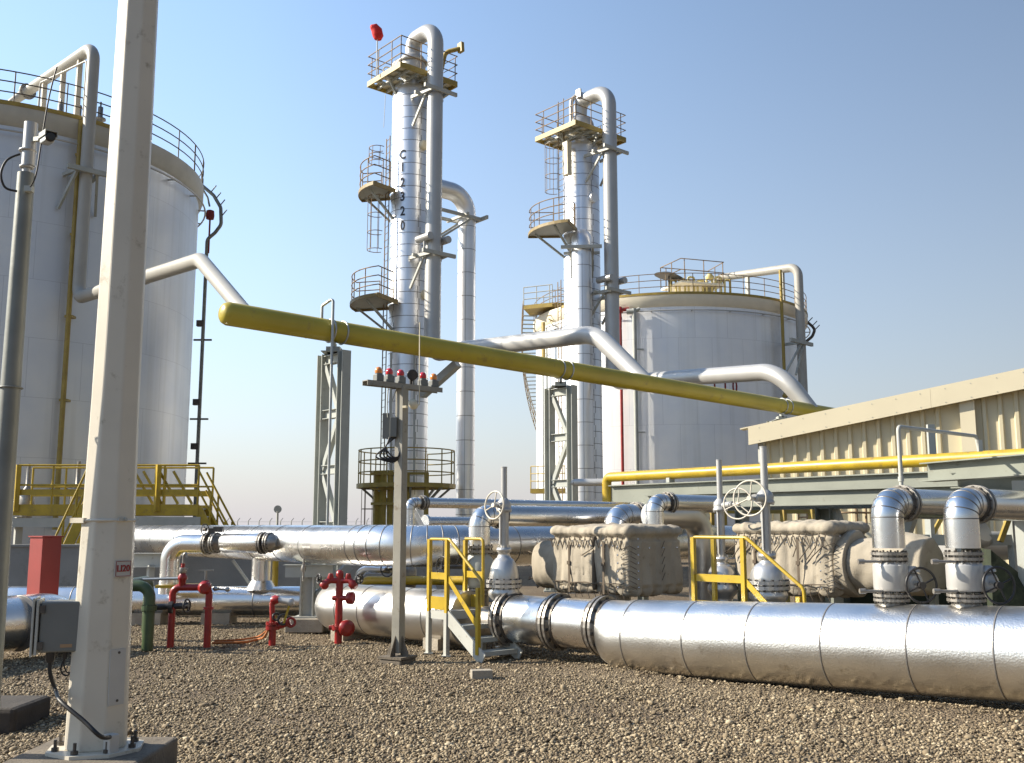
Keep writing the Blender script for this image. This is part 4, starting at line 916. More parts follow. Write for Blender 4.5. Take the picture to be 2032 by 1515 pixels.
mb = MB(); c, n, rr = facet(2, zp_+.09, .05, -.07); mb.box(c-Z*.02+n*.0, (.075, .075, .14), (rr, n, Z)); mb.build('cable_cover', plate, lpst, .01)
ft = MB(); ft.box((lb_.x-.02, lb_.y, zp_/2-.15), (.88, .88, zp_+.3)); tag(ft.build('lamp_foundation', concs, None, .02), 'square concrete foundation under the white lamp post', 'foundation')
# junction box on the lamp post
Yj = lb_.y-.12; jc = P(126, 1243, Yj); jw, jh, jd = .285, .335, .20
jb = thing('junction_box', 'grey junction box with an open edged cover strapped to the lamp post', 'junction box', jc)
jx = V((.96, .28, 0)).normalized(); jy = V((-.28, .96, 0)).normalized()
mb = MB(); mb.box(jc+jy*.05, (jw, jd, jh), (jx, jy, Z)); mb.build('enclosure', jbox, jb, .012)
mb = MB(); mb.box(jc-jx*(jw/2+.016)+jy*.05, (.018, jd+.03, jh+.03), (jx, jy, Z)); mb.box(jc-jx*(jw/2+.042)+jy*.05, (.014, jd+.045, jh+.05), (jx, jy, Z)); mb.build('cover', steell, jb, .004)
for k in range(4): mb = MB(); mb.disc(jc+jx*(jw/2+.004-.015)-jy*(jd/2-.047)+Z*(.11-.075*k), jy, .007, .012, 8); mb.build('screw', dmet, jb)
for dz in (-.12, .12): mb = MB(); mb.box(jc-jx*(jw/2-.012)-jy*(jd/2-.045)+Z*dz, (.035, .02, .05), (jx, jy, Z)); mb.build('latch', dmet, jb)
mb = MB(); mb.box(jc+jx*.03-jy*(jd/2-.049)-Z*.125, (.075, .003, .022), (jx, jy, Z)); mb.build('sticker', mat('brown_sticker', (.35, .22, .12), .5), jb)
mb = MB(); g0 = jc-jx*.07-Z*(jh/2)
mb.lathe([(.022, -.07), (.03, -.05), (.03, 0)], g0, Z, 10); mb.lathe([(.014, -.05), (.018, 0)], g0+jx*.09, Z, 8); mb.lathe([(.014, -.05), (.018, 0)], g0+jx*.15, Z, 8); mb.build('cable_gland', bpaint, jb)
mb = MB(); c, n, rr = facet(2, zp_+.12, .05, -.07); cl = [g0-Z*.05, g0-Z*.14+jx*.005, g0-Z*.26+jx*.05, P(120, 1392, Yj-.2), P(165, 1430, Yj-.27), P(200, 1462, Yj-.28), c]
def smooth(pts, k=6):
    out = []; pts = [V(p) for p in pts]
    for i in range(len(pts)-1):
        p0, p1, p2, p3 = pts[max(i-1, 0)], pts[i], pts[i+1], pts[min(i+2, len(pts)-1)]
        for j in range(k):
            t = j/k; out.append(.5*((2*p1)+(p2-p0)*t+(2*p0-5*p1+4*p2-p3)*t*t+(3*p1-p0-3*p2+p3)*t**3))
    return out+[pts[-1]]
mb.tube(smooth(cl), .014, 10); mb.build('cable', black, jb)
mb = MB(); q = g0+jx*.09
mb.tube(smooth([q-Z*.04, q-Z*.12-jx*.02, q-Z*.16+jx*.02, q-Z*.1+jx*.07, q-Z*.03+jx*.06]), .006, 6); mb.tube(smooth([q-Z*.04, q-Z*.1+jx*.0, q-Z*.14+jx*.04, q-Z*.02+jx*.13]), .005, 6); mb.build('loose_wire', black, jb)
# camera post
Yc = 6.9; SK = Yc/9.2; cb_ = P(-27, 1432, Yc); cpx = cb_.x
cp_ = thing('camera_post', 'grey stepped camera post at the left picture edge', 'post', (cpx, Yc, 0))
def cz(py): return Zp(py, Yc)
mb = MB(); mb.tube([(cpx, Yc, 0), (cpx, Yc, cz(345))], [.105*SK, .078*SK], 24); mb.torus((cpx, Yc, cz(770)), Z, .075, .006, 24, 6); mb.build('pole', weath, cp_)
mb = MB(); mb.tube([(cpx, Yc, cz(345)), (cpx, Yc, cz(328))], .03, 12); mb.tube([(cpx+.01, Yc, cz(330)), (cpx+.01, Yc, cz(245))], .047, 20); mb.torus((cpx, Yc, cz(300)), Z, .052, .009); mb.torus((cpx, Yc, cz(332)), Z, .038, .012); mb.build('top_sleeve', gpaint, cp_)
mb = MB(); k0 = P(40, 306, Yc-.07)
mb.tube(smooth([k0, P(14, 318, Yc-.1), P(2, 345, Yc-.12), P(10, 372, Yc-.1), P(34, 380, Yc-.07)]), .0085, 8); mb.build('cable', black, cp_)
mb = MB(); mb.tube(smooth([P(60, 372, Yc-.08), P(72, 345, Yc-.12), P(84, 270, Yc-.1), P(98, 190, Yc-.1), P(113, 133, Yc-.1)]), .006, 6); mb.build('whip_aerial', black, cp_)
mb = MB(); mb.box(P(58, 376, Yc-.06), (.05, .05, .04)); mb.build('cable_box', steel, cp_)
mb = MB(); mb.bar(P(64, 278, Yc), P(80, 276, Yc-.1), .03, .03); mb.build('camera_arm', steel, cp_)
cc_ = P(94, 276, Yc-.15); cdv = V((.62, -.75, -.12)).normalized(); sv = cdv.cross(Z).normalized(); uv_ = sv.cross(cdv)
ck = thing('surveillance_camera', 'grey box surveillance camera with a hood on the left post', 'camera', cc_)
mb = MB(); mb.box(cc_, (.145, .065, .065), (cdv, sv, uv_)); mb.build('housing', galv, ck, .01)
mb = MB(); mb.box(cc_+uv_*.040+cdv*.015, (.175, .084, .009), (cdv, sv, uv_)); 
for s_ in (-1, 1): mb.box(cc_+uv_*.023+cdv*.015+sv*(.040*s_), (.175, .006, .038), (cdv, sv, uv_))
mb.build('sun_hood', steell, ck)
mb = MB(); mb.lathe([(.034, 0), (.034, .023), (.024, .025)], cc_+cdv*.072, cdv, 18); mb.build('lens', glass, ck)
cf = MB(); fx = P(55, 1440, 9.0).x; cf.box((fx-.45, 9.1, .0), (.9, .7, .36)); tag(cf.build('foundation_block', concb, None, .04), 'dark stained concrete block at the left picture edge behind the camera post', 'foundation')
# red cabinet
rc_ = P(84, 1180, 14.9); rcx = thing('red_cabinet', 'faded red upright hydrant cabinet left of the lamp post', 'cabinet', (rc_.x, 14.9, 0))
ax_, ay_ = V((.80, -.60, 0)), V((.60, .80, 0)); zt = Zp(1066, 14.9); c = V((rc_.x, 14.9, 0))
mb = MB(); mb.box(c+Z*(zt/2), (.36, .29, zt), (ax_, ay_, Z)); mb.build('body', redbox, rcx, .006)
mb = MB(); mb.box(c+Z*(zt+.008), (.40, .33, .018), (ax_, ay_, Z)); mb.build('lid', redbox, rcx)
# ================================================================== RED HYDRANTS
hA, hB = G(335, 1286), G(413, 1284); hy = (hA.y+hB.y)/2; hA.y = hB.y = hy
hz = Zp(1166, hy)
hyd = thing('hydrant_frame', 'red pipe hydrant frame with two valves standing in the gravel', 'hydrant', hA)
mb = MB(); mb.pipe([hA, V((hA.x, hy, hz)), V((hB.x, hy, hz)), hB], .05, .10, 20)
for q, z_ in ((hA, Zp(1207, hy)), (hB, Zp(1207, hy))): mb.disc((q.x, hy, z_), Z, .075, .035, 16)
mb.build('pipe_frame', red, hyd)
mb = MB(); q = V((P(362, 1150, hy).x, hy, hz)); mb.lathe([(.05, 0), (.05, .1), (.065, .12), (.065, .15), (.04, .2)], q, Z, 14); mb.tube([q+Z*.2, q+Z*.34], .028, 10); mb.build('valve', red, hyd)
mb = MB(); mb.lathe([(.05, 0), (.06, .02), (.05, .08)], q+Z*.2, Z, 12); mb.bar(q+Z*.26-V((.06, 0, 0)), q+Z*.26+V((.07, 0, 0)), .03, .02); mb.pipe([q+Z*.28, q+Z*.45, q+Z*.5+V((.03, 0, 0)), q+Z*.42+V((.05, 0, 0))], .016, .03, 8); mb.build('valve_handle', flmet, hyd)
mb = MB(); q = V((P(408, 1150, hy).x, hy, hz)); mb.lathe([(.085, -.1), (.095, -.04), (.095, .05), (.06, .1)], q-V((0, .02, 0)), V((.2, -1, 0)), 18); mb.lathe([(.075, -.08), (.085, 0), (.05, .1)], q, Z, 14); mb.build('valve', red, hyd)
mb = MB(); mb.tube([q+Z*.08, q+Z*.24], .02, 10); mb.bar(q+Z*.24-V((.11, 0, 0)), q+Z*.24+V((.11, 0, 0)), .025, .018); mb.build('valve_handle', flmet, hyd)
mb = MB(); mb.lathe([(.02, 0), (.035, .02), (.02, .08)], V((hB.x+.06, hy, hz-.02)), V((1, -.2, 0)), 10); mb.tube([V((hB.x+.05, hy, hz-.02)), V((hB.x+.26, hy-.02, hz-.03))], .015, 8); mb.lathe([(.03, 0), (.035, .03), (.02, .06)], V((hB.x+.24, hy, hz-.03)), V((1, -.2, 0)), 10); mb.build('spout', flmet, hyd)
mb = MB(); c = V((hA.x-.0, hy-.02, Zp(1205, hy))); mb.tube([c+V((-.22, 0, 0)), c+V((.24, 0, .02))], .045, 12); handwheel(mb, c+V((.22, -.02, .02)), V((1, -.25, 0)), .09, .012); mb.disc(c, V((1, 0, 0)), .09, .06, 16); mb.build('isolating_valve', bpaint, hyd)
gp = G(292, 1291); gz = Zp(1163, gp.y); mb = MB(); mb.pipe([(gp.x-.52, gp.y+1.4, .1), (gp.x-.52, gp.y+1.4, gz), (gp.x-.50, gp.y, gz), (gp.x, gp.y, gz), gp], .077, .17, 22); mb.disc((gp.x, gp.y, Zp(1207, gp.y)), Z, .105, .06, 18); mb.bolts((gp.x, gp.y, Zp(1207, gp.y)), Z, .095, 8, .01, .09)
tag(mb.build('green_pipe', green), 'dark green bent pipe rising from the gravel beside the lamp post', 'pipe')
mb = MB(); mb.pipe([P(240, 1152, 15.2), P(330, 1149, 15.2), P(372, 1148, 15.2)], .022, .1, 10); tag(mb.build('sample_line', galv), 'thin grey horizontal line between the lamp post and the red hydrant frame', 'pipe')
# small hose hydrant
s0 = G(540, 1281); sh_ = thing('hose_hydrant', 'short red hydrant with a nozzle and yellow handle near the orange hose', 'hydrant', s0)
mb = MB(); za = Zp(1246, s0.y); mb.tube([s0, (s0.x, s0.y, za)], .052, 16); mb.disc((s0.x, s0.y, za), Z, .1, .05, 20); mb.disc((s0.x, s0.y, za+.06), Z, .1, .03, 20); mb.bolts((s0.x, s0.y, za+.03), Z, .085, 8, .012, .12); mb.build('standpipe', red, sh_)
mb = MB(); ztp = Zp(1188, s0.y); mb.tube([(s0.x, s0.y, za), (s0.x-.02, s0.y, ztp-.08), (s0.x, s0.y, ztp)], .04, 14); mb.lathe([(.05, -.05), (.07, 0), (.05, .06)], (s0.x+.02, s0.y, ztp-.02), V((1, -.2, .1)), 14); mb.build('valve_body', red, sh_)
mb = MB(); c = V((s0.x+.06, s0.y, ztp-.02)); mb.tube([c, c+V((.2, -.03, -.03))], [.04, .045], 14); mb.lathe([(.06, 0), (.06, .04), (.03, .07)], c+V((.18, -.03, -.03)), V((1, -.2, -.1)), 14); mb.build('nozzle', gpaint, sh_)
mb = MB(); mb.bar(c+V((.18, -.05, -.08)), c+V((.11, -.06, -.33)), .02, .03); mb.build('lever', yel, sh_)
mb = MB(); mb.torus((s0.x+.16, s0.y-.06, za+.12), V((.3, -1, .2)), .07, .015); mb.torus((s0.x+.06, s0.y-.06, za+.16), V((.6, -1, .2)), .05, .014); mb.build('hand_wheel', bpaint, sh_)
mb = MB(); mb.tube([(s0.x+.08, s0.y, za+.02), (s0.x+.26, s0.y-.02, za+.08)], .045, 14); mb.torus((s0.x+.27, s0.y-.04, za+.08), V((.5, -1, 0)), .06, .02); mb.build('outlet', red, sh_)
# fire monitor standpipe
m0 = G(671, 1277); mo = thing('fire_standpipe', 'tall red fire standpipe with side outlets left of the beacon post', 'hydrant', m0)
ztp = Zp(1133, m0.y); mb = MB(); mb.tube([m0, (m0.x, m0.y, ztp-.04)], .056, 20); mb.lathe([(.056, -.04), (.05, -.01), (.02, .01)], (m0.x, m0.y, ztp-.0), Z, 18); mb.disc((m0.x, m0.y, Zp(1246, m0.y)), Z, .1, .05, 20); mb.bolts((m0.x, m0.y, Zp(1246, m0.y)), Z, .085, 8, .012, .09); mb.build('standpipe', red, mo)
for s_ in (-1, 1):
    z_ = Zp(1153, m0.y); c = V((m0.x, m0.y, z_)); mb = MB(); mb.tube([c, c+V((.15*s_, -.03, .01)), c+V((.22*s_, -.06, -.06))], [.045, .05, .055], 14); mb.lathe([(.07, -.04), (.07, .02), (.04, .05)], c+V((.22*s_, -.06, -.06)), V((.6*s_, -.3, -.6)), 14); mb.lathe([(.04, 0), (.05, .03), (.03, .09)], c+V((.13*s_, -.03, .02)), Z, 12); mb.build('outlet', red, mo)
    mb = MB(); handwheel(mb, c+V((.30*s_+.0, -.05, .03)), V((.8*s_, -.6, 0)), .07, .012); mb.build('hand_wheel', bpaint, mo)
z_ = Zp(1187, m0.y); mb = MB(); c = V((m0.x, m0.y, z_)); mb.tube([c-V((.1, 0, 0)), c+V((.16, -.04, 0))], .04, 12); mb.lathe([(.04, -.05), (.09, -.03), (.09, .04), (.05, .06)], c+V((.17, -.04, 0)), V((1, -.5, 0)), 16); mb.build('pressure_outlet', red, mo)
z_ = Zp(1246, m0.y); mb = MB(); c = V((m0.x+.14, m0.y-.08, z_)); mb.lathe([(.05, -.06), (.12, -.04), (.12, 0), (.06, .03)], c, V((.5, -1, 0)), 18); mb.tube([c, V((m0.x, m0.y, z_))], .05, 10); mb.tube([V((m0.x-.14, m0.y, z_)), V((m0.x, m0.y, z_))], .035, 10); mb.build('base_outlet', red, mo)
mb = MB(); mb.tube(smooth([G(420, 1281)+Z*.03, G(450, 1280)+Z*.03, G(485, 1279)+Z*.03, G(512, 1273)+Z*.03, V((s0.x-.12, s0.y, .12)), V((s0.x-.05, s0.y, .25))]), .018, 8); mb.tube(smooth([G(425, 1279)+Z*.05, G(470, 1277)+Z*.05, G(510, 1271)+Z*.05, V((s0.x-.1, s0.y+.03, .2))]), .014, 8)
tag(mb.build('orange_hose', hose), 'orange hose lying on gravel between the frame and the short hydrant', 'hose')
# ================================================================== BEACON POST
b0 = V((-1.46, 13.16, 0)); bzt = Zp(768, 13.16)
bpst = thing('beacon_post', 'grey square post carrying a bar of orange and red beacons', 'post', b0)
mb = MB(); mb.box((b0.x, b0.y, (.1+bzt)/2), (.125, .125, bzt-.1), (V((.86, -.5, 0)), V((.5, .86, 0)), Z)); mb.build('pole', postp, bpst, .006)
mb = MB()
for d in (V((.86, -.5, 0)), V((.5, .86, 0))):
    n = d.cross(Z)
    for s_ in (-1, 1): q = b0+d*(.063*s_)+Z*.06; mb.ext([q-n*.006, q+d*(.11*s_)-n*.006, q+d*(.1*s_)+Z*.05-n*.006, q+Z*.26-n*.006], n*.012)
mb.box(b0+Z*.05, (.36, .36, .03), (V((.86, -.5, 0)), V((.5, .86, 0)), Z)); mb.build('base_gusset', concs, bpst)
mb = MB(); mb.box(b0-Z*.03, (.34, .34, .12), (V((.86, -.5, 0)), V((.5, .86, 0)), Z)); mb.build('footing', concs, bpst, .02)
xb0, xb1 = V((b0.x, b0.y, bzt+.03))-A*.58, V((b0.x, b0.y, bzt+.03))+A*.62
mb = MB(); mb.bar(xb0, xb1, .12, .012); 
for s_ in (-1, 1): o2 = A.cross(Z)*(.06*s_); mb.bar(xb0+o2-Z*.027, xb1+o2-Z*.027, .008, .066)
mb.build('cross_bar', postp, bpst)
for i, (f_, kind) in enumerate(((.17, 'o'), (.31, 'r'), (.46, 'r'), (.60, 'h'), (.76, 'r'), (.91, 'o'))):
    q = xb0.lerp(xb1, f_)+Z*.008
    if kind == 'h':
        mb = MB(); mb.lathe([(.03, -.07), (.05, -.02), (.07, .05), (.075, .07), (.066, .075)], q+Z*.13, V((.35, -.9, -.05)), 20); mb.tube([q+V((.03, -.03, 0)), q+V((.03, -.02, .07))], .01, 6); mb.tube([q, q+Z*.08], .02, 8); mb.build('horn', bpaint, bpst)
    else:
        mb = MB(); mb.box(q+Z*.045, (.11, .10, .09), (A, A.cross(Z), Z)); mb.lathe([(.048, .09), (.048, .105)], q, Z, 16); bk = mb.build('beacon', jbox, bpst, .008)
        mb = MB(); mb.lathe([(.043, .105), (.05, .125), (.048, .155), (.03, .185), (.003, .193)], q, Z, 18); mb.build('lens', orange if kind == 'o' else redlens, bk)
mb = MB(); q = V((b0.x-.10, b0.y-.04, Zp(848, 13.1))); mb.box(q, (.09, .1, .26)); mb.box(q+V((-.1, .02, .02)), (.1, .03, .34)); mb.build('terminal_box', jbox, bpst, .005)
mb = MB(); q = q-Z*.13
for k in range(5):
    dx = .02*k-.05; mb.tube(smooth([q+V((dx, 0, 0)), q+V((dx-.05-.02*k, -.02, -.13)), q+V((dx-.03-.035*(4-k), -.04, -.26)), q+V((dx+.05, -.03, -.33+.02*k)), q+V((.09, 0, -.25+.03*k))]), .011, 7)
mb.build('cable_loop', black, bpst)
mb = MB()
for k in range(3): mb.tube(smooth([q+V((-.02-.03*k, 0, .26)), q+V((-.03-.03*k, 0, .45)), q+V((-.02-.03*k+(.06 if k == 0 else 0), 0, .66))]), .007, 6)
mb.build('cable', steell, bpst)
mb = MB(); q = P(800, 808, 13.1); mb.bar(q, q+V((.05, -.02, 0)), .05, .03); mb.lathe([(.02, 0), (.07, .02), (.075, .05), (.02, .07)], P(816, 804, 13.05), V((.7, -.6, .2)), 14); mb.tube([P(827, 806, 13.1), P(832, 803, 13.1), P(833, 640, 13.1)], .008, 6); mb.build('sensor_arm', beiged, bpst)
# loose concrete block
cbk = G(955, 1349); mb = MB(); mb.box(cbk+Z*.05+V((0, .06, 0)), (.24, .14, .10), (V((.97, .2, 0)), V((-.2, .97, 0)), Z)); tag(mb.build('concrete_block', conc, None, .008), 'small loose concrete block on the gravel in front of the stile', 'block')
# ================================================================== STILES
def stile(label, K, Lp, W, zpf, run, gr, back=True):
    t = thing('stile', label, 'stairs', V((K.x, K.y, 0)), gr); K = V((K.x, K.y, 0))
    c = [K-B*Lp, K, K+A*W, K+A*W-B*Lp]; up = Z*zpf
    mb = MB()
    mb.box((c[0]+c[2])/2+up-Z*.015, (Lp, W, .03), (B, A, Z)); 
    for i in range(4): mb.bar(c[i]+up-Z*.055, c[(i+1) % 4]+up-Z*.055, .012, .11)
    mb.build('platform', steell, t)
    for q in c: mb = MB(); mb.bar(q, q+up-Z*.02, .06, .06); mb.box(q+Z*.006, (.12, .12, .012)); mb.build('leg', steell, t)
    for s_ in (0, 1):
        a = K+A*(W*s_)+up-Z*.06; b = K+A*(W*s_)+B*run; mb = MB(); mb.bar(a, b+Z*.02, .022, .17); mb.build('stringer', steell, t)
    for f_ in (.3, .56, .82):
        q = K+A*(W/2)+B*(run*f_)+Z*(zpf*(1-f_)+.0); mb = MB(); mb.box(q, (.2, W-.03, .025), (B, A, Z)); mb.box(q+B*.1-Z*.02, (.012, W-.03, .05), (B, A, Z)); mb.build('tread', steel, t)
    hr = .95; e = K+B*(run*.86)+Z*.08
    mb = MB(); mb.pipe([c[0]+up+Z*.86, c[0]+up+Z*hr, K+up+Z*hr+B*.05, e+B*.07+Z*.93, e+B*.08+Z*.62], .021, .10, 10); mb.build('top_rail', yel, t)
    mb = MB(); mb.bar(K+up+Z*.46, e+Z*.34, .012, .07); mb.build('mid_rail', yel, t)
    mb = MB(); mb.bar(c[0]+up+Z*.46, K+up+Z*.46, .012, .09); mb.build('mid_rail', yel, t)
    mb = MB(); mb.bar(c[0]+up+Z*.1, K+up+Z*.1, .012, .17); mb.build('toe_plate', yel, t)
    for q, z0, z1 in ((c[0], zpf-.08, zpf+hr), (K, zpf-.1, zpf+hr), (e, 0, .84)):
        mb = MB(); mb.bar(q+Z*z0, q+Z*z1, .052, .052, A); mb.build('rail_post', yel, t)
    if back:
        mb = MB(); mb.pipe([c[3]+up+Z*hr, c[2]+up+Z*hr, c[2]+up+Z*.0], .021, .06, 10); mb.build('top_rail', yel, t)
        for hh, ht in ((.46, .09), (.1, .17)): mb = MB(); mb.bar(c[3]+up+Z*hh, c[2]+up+Z*hh, .012, ht); mb.build('toe_plate', yel, t)
    mb = MB(); mb.bar(c[3]+Z*(zpf-.08), c[3]+Z*(zpf+hr-.02), .05, .05, A); mb.build('rail_post', yel, t)
    return t
SG = 'yellow railed stiles beside the pipelines'
stile('yellow railed stile with grey steps descending to the gravel at the centre', V((-.87, 13.62, 0)), .40, .62, .58, .78, SG)
stile('yellow railed stile half hidden behind the big front pipeline', V((2.74, 12.02, 0)), .75, .40, .62, .86, SG, False)
# ================================================================== GATE VALVES
VG = 'gate valves with rising stems'
def gate_valve(label, px, Y, zs, wheel_ax, wc, wr, big=1.0, mwheel=None, zb=None):
    q = P(px, 1100, Y); c = V((q.x, Y, 0)); t = thing('gate_valve', label, 'valve', c, VG); zz = lambda py: Zp(py, Y)
    z_top, z_gear, z_neck, z_dome, z_fl, z_body, z_base = [zz(p) for p in zs]
    mb = MB(); mb.tube([c+Z*z_gear, c+Z*z_top], .042*big, 16); mb.disc(c+Z*(z_top+.004), Z, .045*big, .01, 16); mb.build('stem_cover', gpaint, t)
    mb = MB(); mb.lathe([(.05, -.09), (.105*big, -.075), (.105*big, -.04), (.09*big, -.035), (.10*big, .0), (.09*big, .05), (.06*big, .085), (.05, .1)], c+Z*z_gear, Z, 22)
    mb.tube([c+Z*z_gear, V((c.x, c.y, z_gear)).lerp(wc, .72)], .045*big, 12); mb.bolts(c+Z*(z_gear-.058), Z, .09*big, 8, .01, .07); mb.tube([V((c.x, c.y, z_gear)).lerp(wc, .6), wc], .02, 10); mb.build('gear_box', gpaint, t)
    mb = MB(); handwheel(mb, wc, wheel_ax, wr, .0115, sp=3, hub=.03); mb.build('hand_wheel', mwheel or white, t)
    mb = MB(); mb.tube([c+Z*(z_gear-.08), c+Z*(z_neck-.03)], .046*big, 16)
    for s_ in (-1, 1): mb.bar(c+A*(.062*s_*big)+Z*(z_gear-.06), c+A*(.062*s_*big)+Z*(z_neck+.06), .022, .03)
    mb.build('yoke', gpaint, t)
    mb = MB(); r = .20*big; h = z_neck-z_dome
    mb.lathe([(.07*big, h+.02), (.10*big, h+.02), (.10*big, h-.03), (.072*big, h-.05)]+[(.072*big+(r-.072*big)*math.sin(q*math.pi/16), (h-.06)*math.cos(q*math.pi/16)*.86) for q in range(1, 8)]+[(r, .02), (r, 0)], c+Z*z_dome, Z, 30); mb.bolts(c+Z*(z_neck-.0), Z, .085*big, 6, .012, .1); mb.build('bonnet', vpaint, t)
    mb = MB(); mb.flange(c+Z*((z_dome+z_fl)/2), Z, .24*big, 0, .02, (z_dome-z_fl)/2-.012); mb.build('flange', [vpaint, dmet], t)
    mb = MB(); hb = z_fl-z_base
    mb.lathe([(.20*big, 0), (.20*big, hb*.18), (.13*big, hb*.24), (.15*big, hb*.4), (.21*big, hb*.6), (.215*big, hb*.8), (.19*big, hb*.95), (.19*big, hb)], c+Z*z_base, Z, 30)
    mb.build('body', vpaint, t)
    return t, c
v1, vc1 = gate_valve('gate valve with thin handwheel standing behind the centre stile', 1000, 13.75, (928, 1004, 1090, 1150, 1166, 1200, 1208), V((-.72, -.66, .1)), P(981, 1003, 13.45), .185)
mb = MB(); mb.tube([vc1, vc1+Z*.45], .07, 18)
for z_ in (.10, .2, .31): mb.disc(vc1+Z*z_, Z, .12, .025, 22)
mb.build('drain_leg', flmet, v1)
mb = MB(); mb.tube([vc1+Z*.42-FD*.36, vc1+Z*.42+FD*.1], .2, 24); mb.build('side_port', flmet, v1)
v2, vc2 = gate_valve('tallest gate valve with white handwheel behind the right stile', 1522, 12.75, (888, 988, 1102, 1152, 1170, 1195, 1216), V((-.62, -.78, .05)), P(1488, 989, 12.35), .215, 1.12)
mb = MB(); mb.tube([vc2, vc2+Z*.7], .15, 22); mb.disc(vc2+Z*.62, Z, .22, .04, 26); mb.build('drain_leg', flmet, v2)
v3, vc3 = gate_valve('gate valve with white handwheel left of the tallest one', 1432, 14.6, (914, 1004, 1108, 1142, 1156, 1180, 1205), V((-.62, -.78, .05)), P(1464, 1000, 14.2), .215, 1.0)
mb = MB(); mb.tube([vc3, vc3+Z*.6], .13, 20); mb.build('drain_leg', flmet, v3)
# ================================================================== CLAD ELBOW BRANCHES
EG = 'clad elbows with flanges'
def elbow_branch(label, px, pytop, py_leg, Y, r, run, bend, flange_at=.0, low=None, tilt=A, seamed=3):
    q = P(px, py_leg, Y); zc_ = Zp(pytop, Y)-r; base = V((q.x, Y, q.z)); t = thing('elbow_pipe', label, 'pipe', base, EG)
    top = V((q.x, Y, zc_)); mb = MB(); p_, r_ = fillet([base, top, top+tilt*(bend+.02)], r, bend, 12); mb.tube(p_, r_, 32); mb.build('elbow', alu, t)
    fc = top+tilt*(bend+.06); mb = MB(); mb.flange(fc, tilt, r+.034, 0, .025, .028); mb.disc(fc+tilt*.06, tilt, r+.012, .04, 26, 1); mb.disc(fc-tilt*.06, tilt, r+.012, .04, 26, 1); mb.build('flange', [flmet, dmet], t)
    mb = MB(); mb.tube([fc+tilt*.07, fc+tilt*run], r, 28); mb.build('run', alu, t)
    mb = MB()
    for i in range(1, len(p_)-1, max(1, 12//seamed)): mb.lathe([(r-.02, -.005), (r+.003, -.005), (r+.003, .005), (r-.02, .005)], p_[i], (p_[i+1]-p_[i-1]).normalized(), 32)
    mb.build('cladding_joint', seam, t)
    return t, base, fc
# centre: elbow beside the stile, flanged valve under it, down to the slim line
e1, b1_, f1 = elbow_branch('clad elbow over a flanged valve right of the centre stile', 951, 1002, 1083, 14.5, .155, 3.2, .30)
mb = MB(); mb.flange(b1_-Z*.05, Z, .20, 0, .03, .035); mb.build('flange', [flmet, dmet], e1)
mb = MB(); zb = Zp(1168, 14.5); mb.lathe([(.12, 0), (.20, .02), (.22, .1), (.22, b1_.z-zb-.22), (.14, b1_.z-zb-.12), (.14, b1_.z-zb-.08)], (b1_.x, b1_.y, zb), Z, 28); mb.build('valve_body', steel, e1)
mb = MB(); mb.flange(V((b1_.x, b1_.y, zb-.04)), Z, .20, 0, .03, .03); mb.tube([(b1_.x, b1_.y, zb-.05), (b1_.x, b1_.y, .45)], .14, 22); mb.build('lower_flange', [flmet, dmet], e1)
mb = MB(); handwheel(mb, V((b1_.x-.52, b1_.y-.05, zb+.30)), V((-.75, -.6, 0)), .15, .011); mb.tube([(b1_.x-.52, b1_.y-.05, zb+.3), (b1_.x-.1, b1_.y, zb+.3)], .03, 10); mb.build('hand_wheel', bpaint, e1)
# thin branch near the beacon post
e2, b2_, f2 = elbow_branch('slim clad elbow with valve just right of the beacon post', 811, 987, 1106, 16.3, .085, 5.5, .2)
mb = MB(); zb = Zp(1168, 16.3); mb.flange(b2_-Z*.03, Z, .12, 0, .02, .02); mb.lathe([(.10, 0), (.13, .05), (.13, .3), (.09, .36)], (b2_.x, b2_.y, zb), Z, 22); mb.tube([(b2_.x, b2_.y, .5), b2_], .075, 16); mb.build('valve_body', flmet, e2)
mb = MB(); wq = P(768, 1130, 15.9); handwheel(mb, wq, V((-.45, -.9, 0)), .115, .011, sp=3); mb.tube([wq, (b2_.x, b2_.y, wq.z)], .025, 8); mb.build('hand_wheel', bpaint, e2)
mb = MB(); q = P(845, 1037, 17.4); mb.tube([q, q+A*7], .1, 20); mb.disc(q, A, .13, .05, 18); mb.bar(P(820, 1010, 17), P(842, 1052, 17), .08, .08); tag(mb.build('branch_pipe', alu), 'slim clad pipe running under the elbow right of the beacon post', 'pipe')
# yellow and silver small lines by the slim pipeline
mb = MB(); yq = 16.4; mb.pipe([P(716, 1170, yq+.2)-Z*.3, P(722, 1152, yq), P(992, 1153, yq-.9)], .07, .16, 18); tag(mb.build('gas_line', yel), 'low yellow pipe behind the beacon post and centre stile', 'pipe')
mb = MB(); mb.pipe([P(693, 1170, 16.9)-Z*.4, P(715, 1129, 16.9), P(790, 1132, 16.7)], .07, .2, 18); tag(mb.build('bypass_line', alu), 'short silver bent line above the low yellow pipe', 'pipe')
# behind the first lagged valve
e3, b3_, f3 = elbow_branch('clad elbow emerging behind the left lagged valve, the lower of two', 1222, 1000, 1075, 15.6, .19, 1.6, .42)
e4, b4_, f4 = elbow_branch('clad elbow above the left lagged valve with a run to the right', 1300, 980, 1062, 14.9, .135, 1.25, .24)
mb = MB(); q = P(1318, 1024, 15.2); mb.pipe([q-A*.3, q+A*.85, q+A*.85-Z*1.3], .2, .35, 28); tag(mb.build('return_bend', alud), 'dull clad bend curving down right of the left lagged valve', 'pipe')
